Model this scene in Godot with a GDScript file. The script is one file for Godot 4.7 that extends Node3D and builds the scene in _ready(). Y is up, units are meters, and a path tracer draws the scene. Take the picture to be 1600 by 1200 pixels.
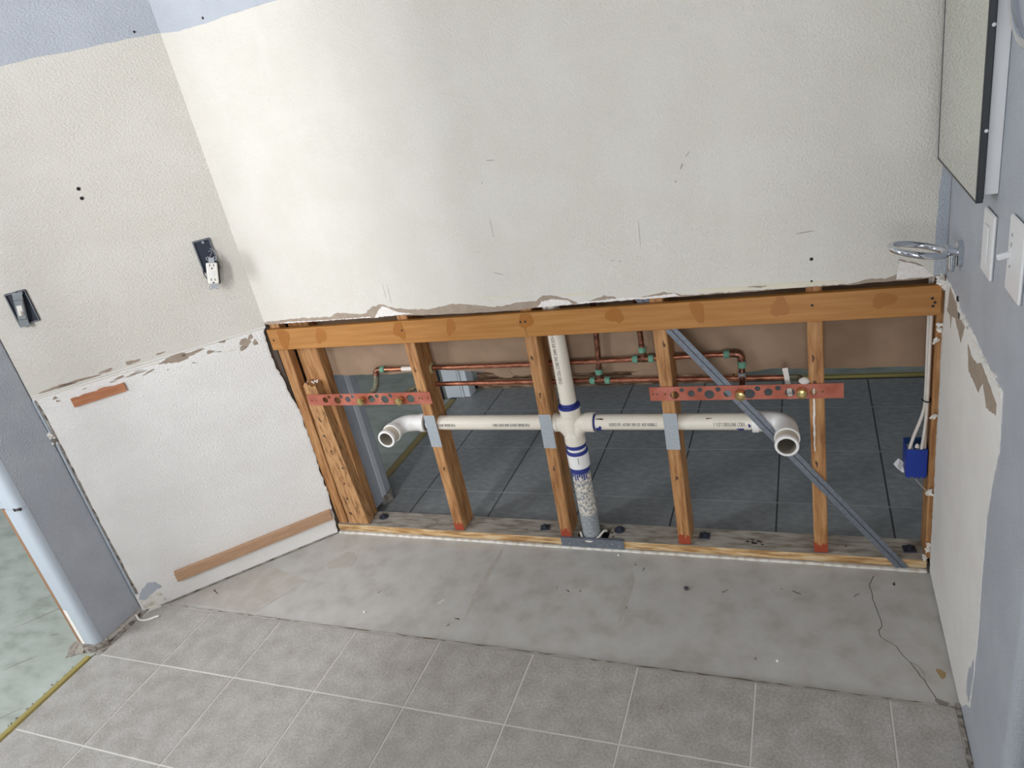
extends Node3D

# ---------------------------------------------------------------- helpers
var M := {}
var rng := RandomNumberGenerator.new()

func numbered(called: String) -> String:
	if not has_node(NodePath(called)):
		return called
	var k := 1
	while has_node(NodePath("%s_%03d" % [called, k])):
		k += 1
	return "%s_%03d" % [called, k]

func tag(o: Node, label: String, category := "", group := "", kind := ""):
	if label: o.set_meta("label", label)
	if category: o.set_meta("category", category)
	if group: o.set_meta("group", group)
	if kind: o.set_meta("kind", kind)
	return o

func thing(called: String, label: String, category: String, at := Vector3.ZERO, group := "") -> Node3D:
	var o := Node3D.new()
	o.name = numbered(called)
	add_child(o)
	o.position = at
	tag(o, label, category, group)
	return o

func mi(called: String, mesh: Mesh, m: Material, parent: Node = self, at := Vector3.ZERO, rot := Vector3.ZERO) -> MeshInstance3D:
	var o := MeshInstance3D.new()
	o.mesh = mesh
	o.material_override = m
	o.position = at
	o.rotation = rot
	if parent == self:
		o.name = numbered(called)
		add_child(o)
	else:
		o.name = called
		parent.add_child(o, true)
	return o

func struct(called: String, mesh: Mesh, m: Material, at := Vector3.ZERO, rot := Vector3.ZERO, label := "") -> MeshInstance3D:
	var o := mi(called, mesh, m, self, at, rot)
	tag(o, label, "", "", "structure")
	return o

func new_st() -> SurfaceTool:
	var st := SurfaceTool.new()
	st.begin(Mesh.PRIMITIVE_TRIANGLES)
	return st

func tri(st: SurfaceTool, a: Vector3, b: Vector3, c: Vector3, na: Vector3, nb: Vector3, nc: Vector3):
	var flip := (b - a).cross(c - a).dot(na + nb + nc) > 0.0
	st.set_normal(na); st.add_vertex(a)
	if flip:
		st.set_normal(nc); st.add_vertex(c)
		st.set_normal(nb); st.add_vertex(b)
	else:
		st.set_normal(nb); st.add_vertex(b)
		st.set_normal(nc); st.add_vertex(c)

func face(st: SurfaceTool, pts: Array, n: Vector3):
	for i in range(1, pts.size() - 1):
		tri(st, pts[0], pts[i], pts[i + 1], n, n, n)

# a box with chamfered edges, centred on the origin
func cbox(s: Vector3, c := 0.001, st: SurfaceTool = null, at := Vector3.ZERO) -> ArrayMesh:
	var own := st == null
	if own: st = new_st()
	var h := s * 0.5
	c = minf(c, minf(h.x, minf(h.y, h.z)) * 0.9)
	var P := func(x: float, y: float, z: float, ax: int) -> Vector3:
		var v := Vector3(x * (h.x - c), y * (h.y - c), z * (h.z - c))
		v[ax] = [x, y, z][ax] * h[ax]
		return v + at
	for ax in 3:
		for sg in [-1.0, 1.0]:
			var n := Vector3.ZERO
			n[ax] = sg
			var q := []
			for uv in [[-1, -1], [1, -1], [1, 1], [-1, 1]]:
				var k := [0.0, 0.0, 0.0]
				k[ax] = sg
				k[(ax + 1) % 3] = float(uv[0])
				k[(ax + 2) % 3] = float(uv[1])
				q.append(P.call(k[0], k[1], k[2], ax))
			face(st, q, n)
	for ax in 3:
		var b := (ax + 1) % 3
		var d := (ax + 2) % 3
		for sb in [-1.0, 1.0]:
			for sd in [-1.0, 1.0]:
				var n := Vector3.ZERO
				n[b] = sb
				n[d] = sd
				n = n.normalized()
				var q := []
				for e in [[-1.0, b], [-1.0, d], [1.0, d], [1.0, b]]:
					var k := [0.0, 0.0, 0.0]
					k[ax] = e[0]
					k[b] = sb
					k[d] = sd
					q.append(P.call(k[0], k[1], k[2], e[1]))
				face(st, q, n)
	for sx in [-1.0, 1.0]:
		for sy in [-1.0, 1.0]:
			for sz in [-1.0, 1.0]:
				face(st, [P.call(sx, sy, sz, 0), P.call(sx, sy, sz, 1), P.call(sx, sy, sz, 2)], Vector3(sx, sy, sz).normalized())
	return st.commit() if own else null

# box given by its two corners, as a mesh about its own centre
func boxat(called: String, a: Vector3, b: Vector3, m: Material, parent: Node = self, c := 0.001) -> MeshInstance3D:
	return mi(called, cbox((b - a).abs(), c), m, parent, (a + b) * 0.5)

# polygon in x,y pushed from z0 (back) to z1 (front)
func slab2(poly: PackedVector2Array, z0: float, z1: float, st: SurfaceTool = null) -> ArrayMesh:
	var own := st == null
	if own: st = new_st()
	var idx := Geometry2D.triangulate_polygon(poly)
	for i in range(0, idx.size(), 3):
		var a := poly[idx[i]]
		var b := poly[idx[i + 1]]
		var c := poly[idx[i + 2]]
		face(st, [Vector3(a.x, a.y, z1), Vector3(b.x, b.y, z1), Vector3(c.x, c.y, z1)], Vector3.BACK)
		face(st, [Vector3(a.x, a.y, z0), Vector3(b.x, b.y, z0), Vector3(c.x, c.y, z0)], Vector3.FORWARD)
	var cw := Geometry2D.is_polygon_clockwise(poly)
	for i in poly.size():
		var a := poly[i]
		var b := poly[(i + 1) % poly.size()]
		var d := (b - a).normalized()
		var n := Vector3(d.y, -d.x, 0)
		if cw: n = -n
		face(st, [Vector3(a.x, a.y, z0), Vector3(b.x, b.y, z0), Vector3(b.x, b.y, z1), Vector3(a.x, a.y, z1)], n)
	return st.commit() if own else null

# plan polygon (x,z) raised from y0 to y1
func prism(plan: PackedVector2Array, y0: float, y1: float) -> ArrayMesh:
	var st := new_st()
	var idx := Geometry2D.triangulate_polygon(plan)
	for i in range(0, idx.size(), 3):
		var a := plan[idx[i]]
		var b := plan[idx[i + 1]]
		var c := plan[idx[i + 2]]
		face(st, [Vector3(a.x, y1, a.y), Vector3(b.x, y1, b.y), Vector3(c.x, y1, c.y)], Vector3.UP)
		face(st, [Vector3(a.x, y0, a.y), Vector3(b.x, y0, b.y), Vector3(c.x, y0, c.y)], Vector3.DOWN)
	var cw := Geometry2D.is_polygon_clockwise(plan)
	for i in plan.size():
		var a := plan[i]
		var b := plan[(i + 1) % plan.size()]
		var d := (b - a).normalized()
		var n := Vector3(d.y, 0, -d.x)
		if cw: n = -n
		face(st, [Vector3(a.x, y0, a.y), Vector3(b.x, y0, b.y), Vector3(b.x, y1, b.y), Vector3(a.x, y1, a.y)], n)
	return st.commit()

func rect(x0: float, y0: float, x1: float, y1: float) -> PackedVector2Array:
	return PackedVector2Array([Vector2(x0, y0), Vector2(x1, y0), Vector2(x1, y1), Vector2(x0, y1)])

# profile of Vector2(radius, height) spun round y
func lathe(prof: Array, segs := 28, st: SurfaceTool = null, xf := Transform3D()) -> ArrayMesh:
	var own := st == null
	if own: st = new_st()
	for i in prof.size() - 1:
		var a: Vector2 = prof[i]
		var b: Vector2 = prof[i + 1]
		var d := (b - a).normalized()
		var nr := Vector2(d.y, -d.x)
		for k in segs:
			var t0 := TAU * k / segs
			var t1 := TAU * (k + 1) / segs
			var c0 := Vector3(cos(t0), 0, sin(t0))
			var c1 := Vector3(cos(t1), 0, sin(t1))
			var n0 := xf.basis * (c0 * nr.x + Vector3.UP * nr.y)
			var n1 := xf.basis * (c1 * nr.x + Vector3.UP * nr.y)
			var p00 := xf * (c0 * a.x + Vector3.UP * a.y)
			var p10 := xf * (c1 * a.x + Vector3.UP * a.y)
			var p01 := xf * (c0 * b.x + Vector3.UP * b.y)
			var p11 := xf * (c1 * b.x + Vector3.UP * b.y)
			if a.x > 1e-6: tri(st, p00, p10, p11, n0, n1, n1)
			if b.x > 1e-6: tri(st, p00, p11, p01, n0, n1, n0)
	return st.commit() if own else null

# round bar along a path
func tube(pts: Array, r: float, segs := 14, st: SurfaceTool = null, caps := true, squash := 1.0) -> ArrayMesh:
	var own := st == null
	if own: st = new_st()
	var n := pts.size()
	var rings := []
	var nrm := []
	var side := Vector3.ZERO
	var dirs := []
	for i in n:
		var d: Vector3 = (pts[mini(i + 1, n - 1)] - pts[maxi(i - 1, 0)])
		d = d.normalized()
		dirs.append(d)
		if i == 0:
			side = d.cross(Vector3.UP)
			if side.length() < 0.1: side = d.cross(Vector3.RIGHT)
		side = (side - d * side.dot(d)).normalized()
		var up := side.cross(d)
		var ring := []
		var nn := []
		for k in segs:
			var t := TAU * k / segs
			var v := side * cos(t) + up * sin(t) * squash
			ring.append(pts[i] + v * r)
			nn.append((side * cos(t) * squash + up * sin(t)).normalized())
		rings.append(ring)
		nrm.append(nn)
	for i in n - 1:
		for k in segs:
			var j := (k + 1) % segs
			tri(st, rings[i][k], rings[i][j], rings[i + 1][j], nrm[i][k], nrm[i][j], nrm[i + 1][j])
			tri(st, rings[i][k], rings[i + 1][j], rings[i + 1][k], nrm[i][k], nrm[i + 1][j], nrm[i + 1][k])
	if caps:
		face(st, rings[0], -dirs[0])
		face(st, rings[n - 1], dirs[n - 1])
	return st.commit() if own else null

# points of a smooth curve through the given ones
func smooth(pts: Array, steps := 8) -> Array:
	var out := []
	for i in pts.size() - 1:
		var p0: Vector3 = pts[maxi(i - 1, 0)]
		var p1: Vector3 = pts[i]
		var p2: Vector3 = pts[i + 1]
		var p3: Vector3 = pts[mini(i + 2, pts.size() - 1)]
		for k in steps:
			out.append(p1.cubic_interpolate(p2, p0, p3, float(k) / steps))
	out.append(pts[-1])
	return out

# a straight run, a round bend and a straight run
func bend(a: Vector3, corner: Vector3, b: Vector3, r: float, steps := 10) -> Array:
	var da := (a - corner).normalized()
	var db := (b - corner).normalized()
	var out := [a]
	for k in steps + 1:
		var t := float(k) / steps
		var p := corner + da * r
		var q := corner + db * r
		out.append(p.lerp(corner, t * 0.92).lerp(corner.lerp(q, t * 0.92 + 0.08), t))
	out[-1] = corner + db * r
	out.append(b)
	return out

# jagged version of a broken line
func jag(line: Array, step: float, amp: float, sd: int, flat_ends := false) -> PackedVector2Array:
	var r := RandomNumberGenerator.new()
	r.seed = sd
	var out := PackedVector2Array()
	for i in line.size() - 1:
		var a: Vector2 = line[i]
		var b: Vector2 = line[i + 1]
		var n := maxi(1, int((b - a).length() / step))
		var d := (b - a).normalized().orthogonal()
		for k in n:
			var p := a.lerp(b, (k + (r.randf_range(-0.3, 0.3) if k > 0 else 0.0)) / n)
			var lim := 0.0 if (flat_ends and i == 0 and k == 0) else amp
			out.append(p + d * r.randf_range(-lim, lim))
	out.append(line[-1])
	return out

func blob(c: Vector2, rx: float, ry: float, sd: int, turn := 0.0, n := 22, rough := 0.35) -> PackedVector2Array:
	var r := RandomNumberGenerator.new()
	r.seed = sd
	var out := PackedVector2Array()
	var p1 := r.randf() * TAU
	var p2 := r.randf() * TAU
	for i in n:
		var t := TAU * i / n
		var k := 1.0 + rough * (0.5 * sin(2 * t + p1) + 0.5 * sin(3 * t + p2)) + r.randf_range(-rough, rough) * 0.3
		out.append(c + Vector2(cos(t) * rx, sin(t) * ry).rotated(turn) * k)
	return out

func quick(poly: PackedVector2Array) -> PackedVector2Array:
	var parts := Geometry2D.offset_polygon(poly, 0.00001)
	return parts[0] if parts.size() else poly

# ---------------------------------------------------------------- materials
func noise_tex(sd: int, freq: float, oct: int, stops: Array, size := 512, kind := FastNoiseLite.TYPE_SIMPLEX_SMOOTH, warp := 0.0) -> NoiseTexture2D:
	var n := FastNoiseLite.new()
	n.seed = sd
	n.noise_type = kind
	n.frequency = freq
	n.fractal_octaves = oct
	n.fractal_gain = 0.55
	if warp > 0.0:
		n.domain_warp_enabled = true
		n.domain_warp_amplitude = warp
		n.domain_warp_frequency = freq * 0.5
	var t := NoiseTexture2D.new()
	t.width = size
	t.height = size
	t.seamless = true
	t.noise = n
	if stops.size():
		var g := Gradient.new()
		g.offsets = PackedFloat32Array(stops.map(func(s): return s[0]))
		g.colors = PackedColorArray(stops.map(func(s): return s[1]))
		t.color_ramp = g
	return t

func rgb(r: int, g: int, b: int) -> Color:
	return Color8(r, g, b)

func plain(c: Color, rough := 0.6, metal := 0.0) -> StandardMaterial3D:
	var m := StandardMaterial3D.new()
	m.albedo_color = c
	m.roughness = rough
	m.metallic = metal
	return m

func tri_mat(t: Texture2D, scale: Vector3, rough: float, world := true, offset := Vector3.ZERO) -> StandardMaterial3D:
	var m := StandardMaterial3D.new()
	m.albedo_texture = t
	m.uv1_triplanar = true
	m.uv1_world_triplanar = world
	m.uv1_scale = scale
	m.uv1_offset = offset
	m.roughness = rough
	return m

func relief(m: StandardMaterial3D, t: Texture2D, depth_cm: float):
	m.heightmap_enabled = true
	m.heightmap_texture = t
	m.heightmap_scale = depth_cm
	return m

# mottled glazed tile: clouds of taupe and pale grey with a fine grain on top
func tile_mat(sd: int) -> StandardMaterial3D:
	var n1 := FastNoiseLite.new()
	n1.seed = sd
	n1.noise_type = FastNoiseLite.TYPE_SIMPLEX_SMOOTH
	n1.frequency = 0.008
	n1.fractal_octaves = 4
	var n2 := FastNoiseLite.new()
	n2.seed = sd + 9
	n2.frequency = 0.075
	n2.fractal_octaves = 4
	n2.fractal_gain = 0.7
	var S := 512
	var a := n1.get_seamless_image(S, S)
	var b := n2.get_seamless_image(S, S)
	var im := Image.create(S, S, false, Image.FORMAT_RGB8)
	var dark := rgb(140, 133, 124)
	var pale := rgb(200, 198, 194)
	for y in S:
		for x in S:
			var k := a.get_pixel(x, y).r * 0.36 + b.get_pixel(x, y).r * 0.68
			im.set_pixel(x, y, dark.lerp(pale, clampf(k, 0.0, 1.0)))
	return tri_mat(ImageTexture.create_from_image(im), Vector3.ONE * 2.7, 0.34, true, Vector3(0.37 * sd, 0, 0.21 * sd))

func materials():
	var peel := noise_tex(5, 0.085, 2, [], 1024, FastNoiseLite.TYPE_SIMPLEX_SMOOTH, 6.0)
	var two := func(a: Color, b: Color) -> Array: return [[0.25, a], [0.75, b]]
	# textured paint: 1 m of wall = 1.6 repeats
	M.cream = relief(tri_mat(noise_tex(1, 0.004, 3, two.call(rgb(214, 209, 198), rgb(218, 213, 203))), Vector3.ONE * 1.6, 0.6), peel, 0.15)
	M.white_wall = relief(tri_mat(noise_tex(2, 0.006, 3, two.call(rgb(236, 233, 228), rgb(240, 238, 233))), Vector3.ONE * 1.6, 0.7), peel, 0.15)
	M.blue = relief(tri_mat(noise_tex(3, 0.005, 3, two.call(rgb(175, 180, 188), rgb(182, 187, 194))), Vector3.ONE * 1.6, 0.5), peel, 0.16)
	M.blue_trim = plain(rgb(180, 188, 196), 0.45)
	M.paper = tri_mat(noise_tex(7, 0.02, 3, two.call(rgb(160, 144, 128), rgb(168, 152, 136))), Vector3.ONE * 3.0, 0.9)
	M.paper_back = tri_mat(noise_tex(8, 0.008, 3, two.call(rgb(143, 119, 97), rgb(152, 127, 104))), Vector3.ONE * 2.0, 0.9)
	M.gypsum = tri_mat(noise_tex(9, 0.04, 3, two.call(rgb(228, 221, 214), rgb(238, 234, 229))), Vector3.ONE * 4.0, 0.95)
	M.mud = tri_mat(noise_tex(10, 0.015, 4, [[0.2, rgb(204, 194, 178)], [0.45, rgb(226, 221, 211)], [0.8, rgb(234, 231, 224)]]), Vector3.ONE * 4.0, 0.9)
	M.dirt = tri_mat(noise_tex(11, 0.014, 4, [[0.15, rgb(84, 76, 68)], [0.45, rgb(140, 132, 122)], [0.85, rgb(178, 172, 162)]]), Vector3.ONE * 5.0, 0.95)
	M.dark = plain(rgb(52, 48, 46), 0.9)
	M.mark = plain(rgb(142, 135, 128), 0.9)
	M.scuff_grey = plain(rgb(172, 167, 158), 0.9)
	M.ivory = plain(rgb(219, 211, 190), 0.8)
	# wood
	for i in 4:
		var t := noise_tex(20 + i, 0.016, 5, [[0.18, rgb(142, 94, 52)], [0.4, rgb(170, 121, 74)], [0.6, rgb(180, 131, 83)], [0.85, rgb(193, 147, 99)]], 512, FastNoiseLite.TYPE_SIMPLEX_SMOOTH, 12.0)
		M["stud%d" % i] = tri_mat(t, Vector3(7.0, 0.7, 7.0), 0.62, false, Vector3(0.31 * i, 0.17 * i, 0.23 * i))
	M.rail = tri_mat(noise_tex(30, 0.012, 4, [[0.2, rgb(166, 112, 54)], [0.5, rgb(173, 119, 59)], [0.8, rgb(180, 127, 68)]]), Vector3(0.5, 9.0, 9.0), 0.42, false)
	M.glue = plain(rgb(160, 103, 46), 0.3)
	M.cleat = tri_mat(noise_tex(31, 0.02, 4, two.call(rgb(180, 142, 110), rgb(190, 153, 121))), Vector3(1.0, 9.0, 9.0), 0.6, false)
	M.cleat_red = tri_mat(noise_tex(32, 0.02, 4, two.call(rgb(174, 112, 74), rgb(190, 128, 90))), Vector3(1.0, 9.0, 9.0), 0.55, false)
	M.old_wood = tri_mat(noise_tex(33, 0.015, 5, [[0.1, rgb(122, 112, 98)], [0.45, rgb(158, 150, 138)], [0.9, rgb(182, 175, 164)]]), Vector3(1.2, 6.0, 6.0), 0.85, false)
	M.plate_edge = tri_mat(noise_tex(34, 0.015, 4, [[0.2, rgb(150, 110, 66)], [0.5, rgb(192, 154, 104)], [0.8, rgb(214, 190, 152)]]), Vector3(1.0, 8.0, 8.0), 0.75, false)
	M.far_wood = tri_mat(noise_tex(35, 0.02, 5, [[0.2, rgb(86, 62, 44)], [0.5, rgb(136, 104, 78)], [0.8, rgb(172, 146, 120)]]), Vector3(1.0, 6.0, 6.0), 0.85, false)
	M.block = tri_mat(noise_tex(36, 0.02, 5, [[0.15, rgb(112, 76, 46)], [0.42, rgb(172, 126, 80)], [0.8, rgb(192, 148, 101)]], 512, FastNoiseLite.TYPE_SIMPLEX_SMOOTH, 14.0), Vector3(6.0, 1.2, 6.0), 0.7, false)
	M.red_stain = plain(rgb(156, 64, 36), 0.65)
	M.red_fade = plain(rgb(172, 96, 54), 0.65)
	# floors
	M.slab = tri_mat(noise_tex(40, 0.007, 5, [[0.1, rgb(174, 170, 163)], [0.45, rgb(187, 184, 178)], [0.9, rgb(196, 194, 189)]], 1024, FastNoiseLite.TYPE_SIMPLEX_SMOOTH, 20.0), Vector3.ONE * 1.1, 0.5)
	M.slab_patch = tri_mat(noise_tex(41, 0.012, 5, two.call(rgb(177, 171, 162), rgb(187, 182, 174))), Vector3.ONE * 2.0, 0.6)
	for i in 3:
		M["tile%d" % i] = tile_mat(44 + i)
		M["far_tile%d" % i] = tri_mat(noise_tex(48 + i, 0.02, 5, [[0.1, rgb(130, 132, 133)], [0.5, rgb(140, 143, 143)], [0.9, rgb(151, 154, 153)]]), Vector3(2.0, 2.0, 3.0), 0.45, true, Vector3(0.3 * i, 0, 0.4 * i))
	M.grout = plain(rgb(214, 210, 203), 0.85)
	M.far_grout = plain(rgb(78, 79, 80), 0.9)
	M.far_grout_sheen = plain(rgb(168, 170, 170), 0.9)  # sheen on the row joints, put into the colour
	M.green_floor = tri_mat(noise_tex(52, 0.006, 6, [[0.1, rgb(152, 158, 148)], [0.45, rgb(172, 179, 169)], [0.9, rgb(184, 191, 182)]], 1024, FastNoiseLite.TYPE_SIMPLEX_SMOOTH, 30.0), Vector3(0.8, 1.0, 1.6), 0.5)
	M.ceiling = plain(rgb(204, 203, 202), 0.9)
	M.room = plain(rgb(150, 152, 158), 0.8)
	# pipes and metal
	M.pvc = plain(rgb(232, 224, 208), 0.32)
	M.pvc_white = plain(rgb(240, 238, 234), 0.3)
	M.pvc_thread = plain(rgb(206, 196, 178), 0.5)
	M.pvc_inside = plain(rgb(150, 142, 128), 0.7)
	M.primer = plain(rgb(44, 56, 132), 0.4)
	M.ink = plain(rgb(52, 48, 46), 0.7)
	M.cement = tri_mat(noise_tex(60, 0.028, 4, [[0.42, rgb(142, 146, 148)], [0.5, rgb(176, 174, 168)], [0.56, rgb(226, 216, 200)]], 512), Vector3(6.0, 4.0, 6.0), 0.8)
	M.cement_grey = tri_mat(noise_tex(61, 0.03, 4, two.call(rgb(136, 141, 144), rgb(164, 168, 170))), Vector3.ONE * 6.0, 0.75)
	M.copper = tri_mat(noise_tex(62, 0.02, 4, [[0.2, rgb(112, 70, 56)], [0.5, rgb(168, 108, 84)], [0.85, rgb(206, 142, 114)]]), Vector3(2.0, 6.0, 6.0), 0.34, true)
	M.copper.metallic = 0.85
	M.copper_dark = tri_mat(noise_tex(63, 0.03, 4, [[0.25, rgb(72, 48, 40)], [0.6, rgb(132, 86, 68)], [0.85, rgb(160, 108, 84)]]), Vector3(3.0, 5.0, 5.0), 0.4, true)
	M.copper_dark.metallic = 0.75
	M.corroded = tri_mat(noise_tex(64, 0.05, 3, [[0.42, rgb(42, 40, 32)], [0.50, rgb(70, 66, 48)], [0.54, rgb(206, 198, 172)], [0.66, rgb(120, 120, 90)]]), Vector3.ONE * 9.0, 0.7)
	M.verdigris = tri_mat(noise_tex(65, 0.05, 3, [[0.3, rgb(70, 118, 96)], [0.6, rgb(112, 164, 140)], [0.85, rgb(152, 190, 170)]]), Vector3.ONE * 14.0, 0.75)
	M.bracket = tri_mat(noise_tex(66, 0.01, 4, [[0.1, rgb(164, 88, 68)], [0.5, rgb(180, 102, 82)], [0.9, rgb(192, 120, 102)]]), Vector3.ONE * 2.0, 0.5)
	M.bracket.metallic = 0.25
	M.brass = plain(rgb(200, 176, 120), 0.24, 0.9)
	M.brass_strip = plain(rgb(206, 190, 120), 0.34, 0.55)
	M.steel = tri_mat(noise_tex(67, 0.03, 4, two.call(rgb(122, 128, 138), rgb(136, 142, 151))), Vector3.ONE * 4.0, 0.42)
	M.steel.metallic = 0.55
	M.guard = tri_mat(noise_tex(68, 0.04, 4, two.call(rgb(172, 180, 186), rgb(183, 190, 195))), Vector3.ONE * 5.0, 0.5)
	M.guard.metallic = 0.3
	M.bolt = plain(rgb(82, 84, 96), 0.5, 0.6)
	M.rust = plain(rgb(104, 74, 56), 0.7, 0.4)
	M.chrome = plain(rgb(214, 218, 224), 0.08, 1.0)
	M.mirror = plain(rgb(232, 236, 230), 0.02, 1.0)
	M.mirror_edge = plain(rgb(70, 72, 74), 0.3, 0.5)
	M.rubber = plain(rgb(22, 26, 34), 0.6)
	M.plastic_white = plain(rgb(228, 228, 228), 0.35)
	M.plastic_ivory = plain(rgb(236, 232, 222), 0.35)
	M.box_navy = plain(rgb(36, 44, 60), 0.5)
	M.box_blue = plain(rgb(18, 52, 150), 0.45)
	M.box_blue_dark = plain(rgb(24, 62, 110), 0.5)
	M.cable = plain(rgb(224, 216, 206), 0.5)
	M.switch_grey = plain(rgb(132, 138, 140), 0.45, 0.4)
	M.zinc = plain(rgb(160, 164, 170), 0.45, 0.5)
	M.caulk = plain(rgb(238, 235, 228), 0.6)
	M.casing = plain(rgb(214, 220, 224), 0.5)
	M.pebble = plain(rgb(74, 72, 74), 0.8)
	M.glow = plain(rgb(226, 238, 250), 0.5)
	M.glow.emission_enabled = true
	M.glow.emission = rgb(232, 240, 250)
	M.glow.emission_energy_multiplier = 1.0

func area(called: String, at: Vector3, look: Vector3, size: Vector2, energy: float, col: Color):
	var l := AreaLight3D.new()
	l.name = called
	l.area_size = size
	l.area_normalize_energy = false
	l.light_energy = energy
	l.light_color = col
	l.area_range = 30.0
	l.area_attenuation = 2.0
	l.shadow_enabled = true
	add_child(l)
	l.look_at_from_position(at, at + look, Vector3.UP)

# ---------------------------------------------------------------- scene
func _ready():
	rng.seed = 7
	# camera
	var cam := Camera3D.new()
	cam.name = "camera"
	add_child(cam)
	cam.position = Vector3(1.7559, 1.5547, 1.8757)
	cam.basis = Basis(Vector3.UP, 0.4357) * Basis(Vector3.RIGHT, -0.4162) * Basis(Vector3.BACK, -0.2120)
	cam.fov = rad_to_deg(2.0 * atan(600.0 / 1118.44))
	cam.near = 0.02
	# light: daylight through added unseen windows only
	var env := Environment.new()
	env.background_mode = Environment.BG_COLOR
	env.background_color = Color(0.0, 0.0, 0.0)
	env.tonemap_mode = Environment.TONE_MAPPER_LINEAR
	env.tonemap_exposure = 1.0
	env.sdfgi_enabled = true
	env.ssao_enabled = true
	env.ssil_enabled = true
	var we := WorldEnvironment.new()
	we.environment = env
	add_child(we)
	area("daylight_key", Vector3(0.343, 1.86, 2.565), Vector3(0, 0, -1), Vector2(0.22, 1.1), 14.0, Color(0.985, 0.985, 1.0))
	area("added_window_fill", Vector3(2.05, 1.25, 4.665), Vector3(0, 0, -1), Vector2(1.8, 1.4), 2.5, Color(0.985, 0.99, 1.0))  # fill light of an added window
	area("daylight_left_room", Vector3(-1.9, 1.5, 2.565), Vector3(0, 0, -1), Vector2(1.2, 1.3), 4.4, Color(0.97, 0.985, 1.0))
	area("daylight_far_room", Vector3(2.97, 1.5, -0.68), Vector3(-1, 0, 0), Vector2(0.7, 0.9), 0.95, Color(0.95, 0.98, 1.0))
	materials()
	floors()
	room_shell()
	wall_back()
	wall_left()
	wall_right()
	framing()
	drain()
	water_pipes()
	electrics()
	left_wall_things()
	right_wall_things()
	debris()

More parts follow.
